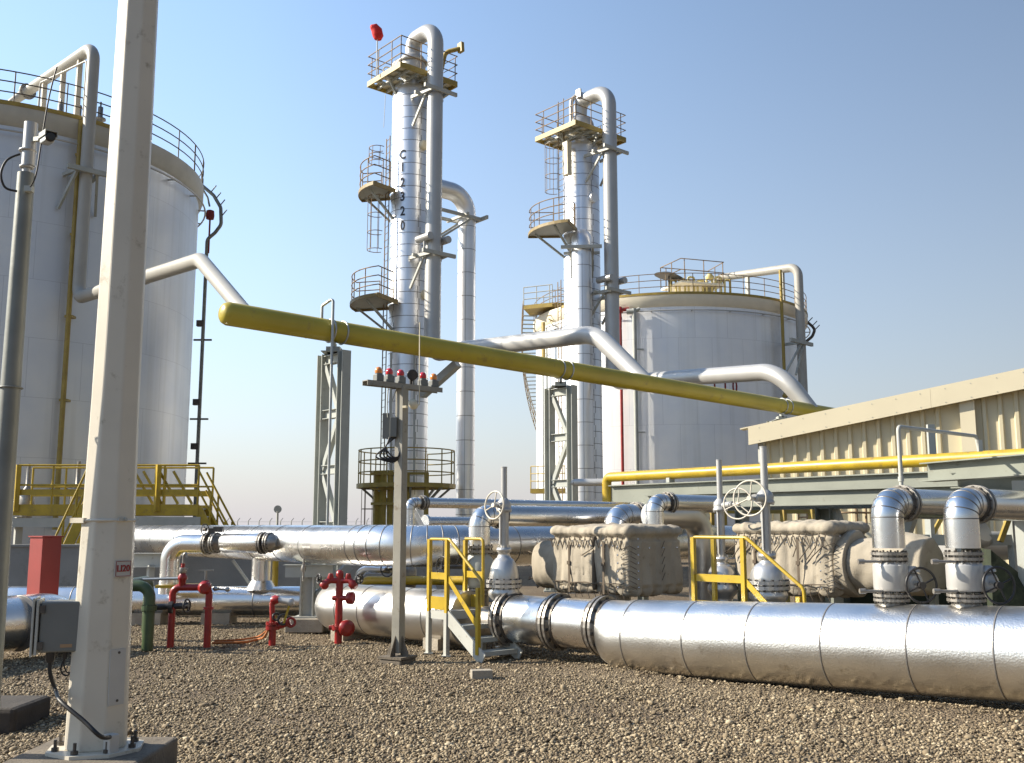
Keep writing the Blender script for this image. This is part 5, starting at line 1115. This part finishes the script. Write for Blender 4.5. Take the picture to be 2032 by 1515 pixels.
# right-hand pair on the front pipeline
def riser(label, px):
    tt = on_line(px); ft = Q0+FD*tt; Y = ft.y; top_ = ft+Z*(zline(tt)+RB_)
    zf0, zf1, zb0, zb1, zl = Zp(1104, Y), Zp(1078, Y), Zp(1168, Y), Zp(1121, Y), Zp(1186, Y)
    t, b, f = elbow_branch(label, px, 968, 1088, Y, .158, 6.0, .27, seamed=4)
    c = V((b.x, b.y, 0)); o = V((ft.x-b.x, 0, 0))
    mb = MB(); mb.flange(c+Z*zf0, Z, .178, 0, .022, .028); mb.build('flange', [flmet, dmet], t)
    mb = MB(); h = zb1-zb0; mb.lathe([(.12, -.03), (.165, -.02), (.165, 0), (.168, .01), (.168, h-.01), (.165, h), (.15, h+.02), (.125, h+.05), (.125, zf0-zb0-.03)], c+Z*zb0, Z, 32); mb.bolts(c+Z*(zb1+.01), Z, .15, 12, .012, .05); mb.build('valve_body', gpaint, t)
    mb = MB(); mb.flange(c+Z*(zl), Z, .175, 0, .02, .026); mb.lathe([(.12, top_.z-.05-zl), (.14, -.07), (.12, -.04), (.12, -.03)], c+Z*zl, Z, 26); mb.build('lower_flange', [flmet, dmet], t)
    for py in (1114, 1172): mb = MB(); z_ = Zp(py, Y); mb.tube([c+V((-.12, -.10, z_)), c+V((-.33, -.12, z_))], .014, 8); mb.lathe([(.026, -.03), (.026, .03)], c+V((-.33, -.12, z_)), V((1, 0, 0)), 8); mb.build('bleed_plug', flmet, t)
    g = c+V((.215, .02, Zp(1156, Y))); mb = MB(); mb.lathe([(.06, -.09), (.10, -.06), (.10, .05), (.06, .08)], g, V((.25, -.95, .1)), 20); mb.lathe([(.09, 0), (.09, .02), (.05, .06)], g+Z*.10, Z, 16); mb.tube([c+Z*g.z, g], .06, 14); mb.tube([g, g+V((.02, -.20, 0))], .022, 10); mb.build('gear_operator', gpaint, t)
    mb = MB(); handwheel(mb, g+V((.02, -.20, -.02)), V((.22, -.97, .05)), .17, .012, sp=4, hub=.035); mb.build('hand_wheel', bpaint, t)
    return t
riser('clad riser with valve on the big front pipeline, below the thin bent line', 1764)
riser('clad riser with valve on the big front pipeline, beside the green tarpaulin', 1911)
# third riser's wheel stub just outside the frame keeps its plugs in view
# ================================================================== LAGGED VALVES
def blanket(mb, o, ex, ey, ez, n=(30, 24, 20), rad=.09, amp=.03, seed=0, quilt=.2, roll=.16):
    ex, ey, ez = V(ex), V(ey), V(ez); L = (ex.length, ey.length, ez.length); dx, dy, dz = ex.normalized(), ey.normalized(), ez.normalized()
    idx = {}; vs = []; fs = []
    def vert(i, j, k):
        key = (i, j, k)
        if key in idx: return idx[key]
        p = [L[0]*i/n[0], L[1]*j/n[1], L[2]*k/n[2]]; q = [min(max(p[a], rad), L[a]-rad) for a in range(3)]
        d = V([p[a]-q[a] for a in range(3)]); nrm = d.normalized() if d.length > 1e-6 else V([(-1 if p[a] < 1e-6 else 1 if p[a] > L[a]-1e-6 else 0) for a in range(3)]).normalized()
        b = V(q)+nrm*min(rad, d.length if d.length < rad else rad) if d.length > 1e-6 else V(p)
        w_ = o+dx*b.x+dy*b.y+dz*b.z; N = dx*nrm.x+dy*nrm.y+dz*nrm.z
        s = noise.noise(w_*1.8+V((seed, 0, 0)))*.045+noise.noise(V((w_.x*8, w_.y*8, w_.z*2.2))+V((seed, 3, 0)))*.03+noise.noise(w_*13)*.005
        u = b.x+b.y; zt = L[2]-b.z
        if zt > roll: s -= .016*max(0, 1-abs(((u/quilt+.13*math.sin(b.z*5)) % 1)-.5)/.14)*.9        # vertical tucks
        else: s += .028*math.sin(math.pi*min(1, zt/roll))-.014*max(0, 1-abs(((u/(quilt*.5)) % 1)-.5)/.12)
        if abs(zt-roll) < .035: s -= .035
        if b.z < .12: s -= .03*abs(math.sin(u*14))
        s *= amp/.03; idx[key] = len(vs); vs.append(w_+N*s); return idx[key]
    for i in range(n[0]):
        for j in range(n[1]):
            fs.append((vert(i, j, 0), vert(i, j+1, 0), vert(i+1, j+1, 0), vert(i+1, j, 0))); fs.append((vert(i, j, n[2]), vert(i+1, j, n[2]), vert(i+1, j+1, n[2]), vert(i, j+1, n[2])))
    for i in range(n[0]):
        for k in range(n[2]):
            fs.append((vert(i, 0, k), vert(i+1, 0, k), vert(i+1, 0, k+1), vert(i, 0, k+1))); fs.append((vert(i, n[1], k), vert(i, n[1], k+1), vert(i+1, n[1], k+1), vert(i+1, n[1], k)))
    for j in range(n[1]):
        for k in range(n[2]):
            fs.append((vert(0, j, k), vert(0, j, k+1), vert(0, j+1, k+1), vert(0, j+1, k))); fs.append((vert(n[0], j, k), vert(n[0], j+1, k), vert(n[0], j+1, k+1), vert(n[0], j, k+1)))
    mb.add(vs, fs, 0, True)
def jacket(mb, c, d, r, L, seed=0, n=36, m=22, taper=1.0):
    d = V(d).normalized(); u = d.cross(Z).normalized(); q = u.cross(d); vs = []
    prof = [(0, .0), (.6, .0), (.93, .0), (1, .04)]+[(1+(taper-1)*(i+1)/m, .04+(.92)*(i+1)/m) for i in range(m)]+[(.93*taper, 1), (.5*taper, 1), (0.0, 1)]
    for i, (pr, t) in enumerate(prof):
        for k in range(n):
            a = 2*math.pi*k/n; N = u*math.cos(a)+q*math.sin(a); w_ = c+d*(L*t)+N*(r*pr)
            s = noise.noise(w_*2.2+V((seed, 1, 0)))*.06+noise.noise(w_*8+V((seed, 0, 0)))*.018; vs.append(w_+N*(s if pr > .2 else 0)+d*(s*.5))
    fs = [(i*n+k, i*n+(k+1) % n, (i+1)*n+(k+1) % n, (i+1)*n+k) for i in range(len(prof)-1) for k in range(n)]; mb.add(vs, fs, 0, True)
LG = 'lagged valves in tan quilted covers'
def lagged(label, N_, Ln, W_, z0, z1, seed, cords):
    N_ = V((N_.x, N_.y, 0)); t = thing('lagged_valve', label, 'insulated valve', N_, LG); h = z1-z0
    mb = MB(); blanket(mb, N_+Z*z0, -B*Ln, A*W_, Z*h, (64, 46, 40), .09, .03, seed); mb.build('quilted_cover', tan, t)
    # lacing under the roll, down the near corner and along the foot
    mb = MB(); zl = z1-.2; out = -A*.035; rr = random.Random(seed); k = 0; step = .10
    while k < Ln-.12:
        p0_ = N_-B*(k+.06)+Z*(zl+.02)+out; p1 = N_-B*(k+.11)+Z*(zl-.10)+out; mb.tube([p0_+Z*.04, p1, N_-B*(k+.16)+Z*(zl+.02)+out], .0075, 5); k += step
        if rr.random() < cords: mb.tube([p1, p1-Z*rr.uniform(.1, .3)-B*rr.uniform(.05, .25)+out*.2], .0075, 5)
    mb.tube(smooth([N_-B*(Ln*i/14)+Z*(z0+.15+.02*rr.random())+out for i in range(1, 14)]), .008, 5)
    k = .05
    while k < Ln-.1:
        mb.tube(smooth([N_-B*k+Z*(z0+.16)+out, N_-B*(k+.02)+Z*(z0+.06)+out*1.4, N_-B*(k-.01)+Z*(z0-.04)+out]), .005, 5); k += .13
    for i in range(9): 
        z_ = z0+.1+(h-.35)*i/9; mb.tube([N_+A*.03-B*.12+Z*z_+out, N_-B*.02+Z*(z_+.05)+B*.04, N_+A*.12+B*.03+Z*z_], .005, 5)
    for i in range(5): z_ = z0+.2+(h-.4)*i/5; mb.tube([N_+A*(W_*.55)+B*.035+Z*z_, N_+A*(W_*.6)+B*.04+Z*(z_+.1)], .005, 5)
    mb.build('lacing', tand, t)
    for k in ((.42, 1.08) if seed == 3 else (.5, 1.2)):
        mb = MB(); o2 = N_-B*k; mb.bar(o2+out*1.15+Z*(z0+.02), o2+out*1.15+Z*(zl-.02), .035, .006, -A); mb.box(o2+out*1.35+Z*(z0+h*.45), (.02, .055, .05), (A, B, Z)); mb.build('strap', tand, t)
    mb = MB()
    for i in range(7): z_ = z0+.12+(h-.3)*i/6; mb.lathe([(.014, 0), (.012, .012), (.0, .018)], N_-B*.17+Z*z_-A*.02, -A, 8); mb.lathe([(.012, 0), (.0, .014)], N_+A*.17+Z*z_+B*.02, B, 8)
    k = .25
    while k < Ln-.1: mb.lathe([(.013, 0), (.011, .012), (.0, .018)], N_-B*k+Z*(z1-.27)-A*.025, -A, 8); k += .21
    for k in (.35, .6, .85): mb.lathe([(.012, 0), (.0, .014)], N_+A*(W_*k)+Z*(z1-.3)+B*.02, B, 8)
    mb.build('cover_stud', stud, t)
    return t, N_
g1, N1 = lagged('left lagged valve, a box shaped tan cover beside the centre gate valve', P(1247, 1100, 13.25), 1.5, 1.12, Zp(1186, 13.25), Zp(1043, 13.25), 3, .12)
mb = MB(); blanket(mb, N1-B*.62+Z*Zp(1176, 13.25)-A*.02, -B*.05, A*.08, Z*.72, (4, 5, 18), .03, .01, 5); mb.build('slit_shade', tand, g1)  # dark strip stands in for the shaded slit gap in the cover
mb = MB(); blanket(mb, N1-B*.8+Z*Zp(1150, 13.25)-A*.022, -B*.36, A*.10, Z*.5, (14, 6, 16), .045, .012, 8, .16, .05); mb.build('patch_cover', tan, g1)
mb = MB(); blanket(mb, N1-B*1.05+Z*Zp(1180, 13.4)-A*.04, -B*.28, A*.12, Z*.12, (12, 6, 8), .04, .03, 9, .16, .02); mb.build('lower_roll', tan, g1)
mb = MB(); cj = N1-B*1.45+A*.42; jacket(mb, V((cj.x, cj.y, Zp(1124, 14.4))), -B, .36, .62, 4, taper=.92); mb.build('end_jacket', tan, g1)
mb = MB(); ce = cj-B*.62
for k in range(10): a = k*.63; d = A*math.cos(a)*.3+Z*math.sin(a)*.3; c = V((ce.x, ce.y, Zp(1124, 14.6))); mb.tube([c+d, c+d*1.15-B*.06, c+d*.9-B*.1], .01, 5)
mb.build('tied_end', tand, g1)
mb = MB(); c = N1-B*.7+A*.5; mb.tube([c+Z*.1, c+Z*.8], .2, 20); mb.tube([V((c.x, c.y, .42))-B*-.4, V((c.x, c.y, .42))+B*.2], .2, 18); mb.build('valve_foot', flmet, g1)
mb = MB(); q = P(1190, 1175, 13.5); mb.tube(smooth([q, q+V((.01, -.06, -.15)), q+V((.03, -.1, -.35)), q+V((.06, -.1, -.62))]), .012, 6); mb.build('trailing_strap', tand, g1)
g2, N2 = lagged('right lagged valve with heavy cord lacing behind the tallest gate valve', P(1652, 1100, 13.3), 1.62, .95, Zp(1188, 13.3), Zp(1037, 13.3), 11, .65)
mb = MB(); cj = N2+A*.45; jacket(mb, V((cj.x, cj.y, Zp(1122, 13.2)))-B*.02, B, .415, .14, 6); mb.build('flange_jacket', tan, g2)
mb = MB(); jacket(mb, V((cj.x, cj.y, Zp(1122, 13.2)))+B*.10, B, .33, .75, 7); mb.build('neck_jacket', tan, g2)
mb = MB(); jacket(mb, V((cj.x, cj.y, Zp(1124, 12.9)))+B*.72, B, .41, .42, 8, taper=.85); mb.build('end_jacket', tan, g2)
mb = MB(); c = N2-B*.7+A*.5; mb.tube([c+Z*.05, c+Z*.8], .2, 18); mb.build('valve_foot', flmet, g2)
# ================================================================== PIPE RACK WITH YELLOW GAS PIPE
ya, yb_ = P(1250, 945.5, 20.2), P(1950, 908, 14.7); yb_.z = ya.z = (ya.z+yb_.z)/2; yd = (yb_-ya).normalized(); yn = V((-yd.y, yd.x, 0))
def on_rack(px):
    k = (px-1016)/F; lo, hi = -8, 20; f0 = lambda t: (ya+yd*t).x-k*((ya+yd*t).y*CT+1.0*ST)
    for _ in range(60):
        mid = (lo+hi)/2
        if f0(lo)*f0(mid) <= 0: hi = mid
        else: lo = mid
    return lo
s0_, s1_ = on_rack(1204), on_rack(2250)
gpz = thing('gas_pipe', 'yellow gas pipe on the rack in front of the beige shed', 'pipe', ya)
mb = MB(); st = ya+yd*s0_; mb.pipe([V((st.x, st.y, .4)), st, ya+yd*s1_], .098, .12, 22); mb.build('pipe_run', yel, gpz)
for px in (1330, 1872):
    mb = MB(); q = ya+yd*on_rack(px)-Z*.12; mb.box(q, (.08, .16, .09), (yd, yn, Z)); mb.build('pipe_shoe', steel, gpz)
mb = MB(); q = P(1140, 958, 21.0); mb.tube([q, V((st.x-.05, st.y+.1, q.z))], .075, 16); mb.lathe([(.0, -.09), (.05, -.06), (.075, 0)], q, (V((st.x, st.y, q.z))-q).normalized(), 16); tag(mb.build('stub_pipe', gpaint), 'short pale capped pipe running up to the yellow gas pipe corner', 'pipe')
rk = thing('pipe_rack', 'long grey steel pipe rack under the yellow gas pipe', 'pipe rack', V((ya.x, ya.y, 0)))
zr = ya.z-.10-.07
for k, off, dz, ht, s_a, s_b in ((0, .02, -.2, .40, on_rack(1212), s1_), (1, .9, -.32, .42, on_rack(1290), s1_), (2, -.22, -.36, .26, on_rack(1300), s1_)):
    mb = MB(); mb.ib(ya+yd*s_a+yn*off+Z*(zr-ya.z+dz), ya+yd*s_b+yn*off+Z*(zr-ya.z+dz), .2, ht, Z, .02); mb.build('beam', rackm, rk)
def rack_post(px, off, wd=.26):
    q = ya+yd*on_rack(px)+yn*off; mb = MB(); mb.ib((q.x, q.y, 0), (q.x, q.y, zr-.5), wd, wd, yd, .018); mb.build('post', rackm, rk); return V((q.x, q.y, 0))
p1_ = rack_post(1578, .9, .3); p2_ = rack_post(1238, .5, .16); p3_ = rack_post(1960, .9, .26); rack_post(1365, 1.6, .2)
for px0, px1 in ((1592, 1634), (1752, 1700)):
    a = ya+yd*on_rack(px0)+yn*.9; b = ya+yd*on_rack(px1)+yn*.9; mb = MB(); mb.bar(V((a.x, a.y, zr-.55)), V((b.x, b.y, .9)), .14, .14); mb.build('diagonal_brace', steel, rk)
# nearer beam at the right edge
na, nb = P(1842, 938, 12.9), P(2150, 922, 10.6); nb.z = na.z
nbm = thing('bracket_beam', 'deep grey channel beam entering from the right edge under the yellow gas pipe', 'beam', na)
mb = MB(); mb.ib(na, nb, .26, .24, Z, .016); mb.build('beam', rackm, nbm)
mb = MB(); q = na.lerp(nb, .22); mb.ib(q-Z*.12, q+A*3-Z*.12, .2, .2, Z, .016); mb.build('cross_beam', rackm, nbm)
mb = MB(); q = na.lerp(nb, .5); mb.ib(V((q.x, q.y, 0))+A*.6, V((q.x, q.y, na.z-.14))+A*.6, .16, .16, A, .014); mb.build('post', steel, nbm)
# thin bent line over the risers
tl = P(1789, 970, 10.6); Yt = 10.6; mb = MB()
mb.pipe([V((tl.x, Yt, Zp(975, Yt))), V((tl.x, Yt, Zp(847, Yt))), P(1937, 866, Yt+1.6), P(1943, 895, Yt+1.6)], .022, .05, 10); mb.lathe([(.03, -.02), (.03, .03)], (tl.x, Yt, Zp(952, Yt)), Z, 10); mb.box(P(1944, 885, Yt+1.6), (.05, .05, .14))
tag(mb.build('vent_line', steell), 'thin grey bent line rising above the clad risers at the right', 'pipe')
mb = MB(); q = P(1848, 872, 14.2); mb.box(q, (.1, .06, .42)); mb.build
tag(mb.build('hanger_plate', steel), 'small grey hanger plate in front of the beige shed wall', 'bracket')
# ================================================================== BEIGE SHED
sN = P(1512, 872, 27.0); sD = V((.88, -.475, 0)).normalized(); sOut = V((-sD.y*-1, -sD.x, 0)).normalized()
sOut = V((-.475, -.88, 0)).normalized()
shed = thing('beige_shed', 'beige ribbed metal shed with a sloping roof edge at the right', 'building', V((sN.x, sN.y, 0)))
FT, SL = .46, 13.0; slope = .163; zTop = Zp(846, 26.8); zL = zTop-FT
w0 = V((sN.x, sN.y, 0)); w1 = w0+sD*SL; sr = sD+Z*slope
mb = MB(); mb.ext([w0, w1, w1+Z*(zL+.2+slope*SL), w0+Z*(zL+.2)], -sOut*9.0); mb.build('wall', beige, shed)
mb = MB(); k = .10; pk = 4.95; i = 0
while k < SL-.1:
    b0_ = w0+sD*k; zt_ = zL+slope*k+.12
    if not pk-.3 < k < pk+.42: mb.ext([b0_+sOut*.002, b0_+sD*.03+sOut*.075, b0_+sD*.105+sOut*.075, b0_+sD*.135+sOut*.002], Z*zt_)
    k += .355; i += 1
mb.build('wall_rib', beige, shed)
mb = MB(); b0_ = w0+sD*pk; mb.box(b0_+sD*.17+sOut*.1+Z*((zL+slope*pk)/2), (.34, .2, zL+slope*pk+.1), (sD, sOut, Z)); mb.build('pilaster', beiged, shed)
fo = w0-sD*.28+sOut*.34+Z*(zL-slope*.28)
for a_, b_ in ((0, 4.6), (4.604, 9.2), (9.204, 13.2)):
    mb = MB(); p0_, p1_q = fo+sr*a_, fo+sr*b_; mb.ext([p0_, p1_q, p1_q+Z*FT, p0_+Z*FT], -sOut*.05); mb.build('fascia', beiged, shed)
mb = MB(); p0_, p1_q = fo-sr*.22+Z*FT, fo+sr*13.2+Z*FT; mb.ext([p0_, p1_q, p1_q+Z*.035, p0_+Z*.035], -sOut*.36); mb.build('roof_flashing', beiged, shed)
mb = MB(); p0_ = fo-sOut*.055+Z*.03; p1_q = p0_+sr*13.2; mb.ext([p0_, p1_q, p1_q+Z*.03, p0_+Z*.03], -sOut*.28); mb.build('soffit', beige, shed)
mb = MB(); p0_, p1_q = fo+Z*(FT+.0)-sOut*.365, fo+sr*13.2+Z*FT-sOut*.365; mb.ext([p0_, p1_q, p1_q+Z*.03, p0_+Z*.03], -sOut*9); mb.build('roof', roof, shed)
mb = MB(); q = w0+sD*.02+sOut*.09; mb.bar(q, q+Z*(zL+.05), .16, .16); mb.build('corner_post', steell, shed)
mb = MB()
for k in range(22):
    q = fo+sr*(.3+k*.58)+Z*.06; mb.disc(q+sOut*.004, sOut, .012, .01, 8); q = q+Z*(FT-.12); mb.disc(q+sOut*.004, sOut, .012, .01, 8)
mb.build('fascia_screw', steel, shed)
# ================================================================== BACKGROUND UNDER THE RACK AND AT THE RIGHT EDGE
mb = MB(); zb = Zp(1036, 24); c0 = P(1652, 1030, 24)
pts = [P(1640, 1036, 24.5), P(1660, 1040, 23.5), P(1700, 1040, 23.2), P(1740, 1036, 24)]; pts = [V((p.x, p.y, zb-.1)) for p in pts]
rail(mb, pts, .62, 2, .028, .5); rail(mb, [V((P(1585, 1036, 26).x, 26, zb-.1)), pts[0]], .45, 2, .025, .5)
vt = thing('small_vessel', 'low cream vessel with a dark railing under the rack', 'tank', V((c0.x, 24, 0))); mb.build('handrail', rustrail, vt)
mb = MB(); mb.lathe([(.95, 0), (.95, zb-.14), (.5, zb-.02), (.01, zb)], (P(1695, 1030, 24.4).x, 24.6, 0), Z, 28); mb.build('shell', beiged, vt)
yf = thing('far_walkway', 'yellow railed walkway far behind the two lagged valves', 'platform', P(1440, 1060, 21))
mb = MB()
for px in (1412, 1437, 1470, 1556, 1612): q = P(px, 1060, 21); mb.bar((q.x, 21, 0), (q.x, 21, Zp(1010, 21)), .1, .1)
for py in (1014, 1048): mb.bar(P(1400, py, 21), V((P(1625, py, 21).x, 21, P(1400, py, 21).z)), .06, .12)
mb.build('rail_frame', yelo, yf)
mb = MB(); q0_ = P(1390, 1072, 21.3); mb.bar(q0_, V((P(1700, 1072, 21.3).x, 21.3, q0_.z)), .8, .14); mb.build('walkway_floor', steel, yf)
sk = thing('equipment_skid', 'dark steel skid with pipes and yellow braces under the right end of the rack', 'equipment', P(1900, 1150, 13))
mb = MB()
for px in (1848, 1905, 2010): q = P(px, 1100, 13.2); mb.bar((q.x, 13.2, 0), (q.x, 13.2, Zp(1020, 13.2)), .08, .1)
mb.bar(P(1800, 1072, 13.2), P(2100, 1072, 13.2), .1, .14); mb.build('frame', steel, sk)
mb = MB(); q = P(1925, 1085, 13.6); mb.tube([q-B*.1-A*.3, q+A*1.5], .2, 18); mb.lathe([(.0, 0), (.2, .05), (.25, .3), (.2, .34)], P(1906, 1060, 13.4)-Z*.1, V((.4, -.7, .5)), 14); mb.build('pump', gpaint, sk)
mb = MB(); mb.bar(P(1845, 1070, 13.4), P(1870, 1025, 13.4), .05, .05); mb.build('yellow_brace', yelo, sk)
mb = MB(); mb.bar(P(1985, 1075, 13.0), P(2005, 1020, 13.0), .06, .06); mb.build('yellow_brace', yelo, sk)
mb = MB(); q = P(1850, 1150, 14.5); mb.box((q.x, 14.9, .7), (2.2, .3, 1.4)); mb.build('back_panel', tarp, sk)
tp_ = MB(); q = P(1985, 1190, 11.9); zt = Zp(1092, 11.9)
tp_.ext([V((P(1966, 1190, 11.9).x, 11.9, .2)), V((P(2120, 1190, 11.9).x, 11.9, .2)), V((P(2100, 1150, 11.9).x, 12.3, zt-.5)), V((P(1986, 1150, 11.9).x, 12.1, zt))], V((.3, .9, 0))); tag(tp_.build('green_tarpaulin', tarp), 'dark green tarpaulin draped over equipment at the right edge', 'tarpaulin')
# small lollipop sign and far fence on the left horizon
sg = P(550, 1045, 52); t = thing('round_sign', 'small round sign on a thin post far away on the horizon', 'sign', V((sg.x, 52, 0)))
mb = MB(); mb.tube([(sg.x, 52, 0), (sg.x, 52, Zp(1015, 52))], .06, 8); mb.build('post', steell, t)
mb = MB(); mb.lathe([(.2, -.03), (.2, .03)], (sg.x, 52, Zp(1011, 52)), V((0, -1, 0)), 20); mb.build('disc', steel, t)
fn = thing('far_fence', 'faint wire fence far away on the left horizon', 'fence', V((-38, 150, 0)))
for i in range(22): mb = MB(); x = -52+i*1.6; mb.bar((x, 150, 0), (x, 150, 2.6), .1, .1); mb.bar((x, 150, 2.5), (x+.35, 150, 2.95), .08, .08); mb.build('fence_post', steell, fn)
mb = MB()
for z_ in (.6, 1.2, 1.8, 2.4): mb.bar((-53, 150, z_), (-17, 150, z_), .03, .03)
mb.build('wire', steell, fn)
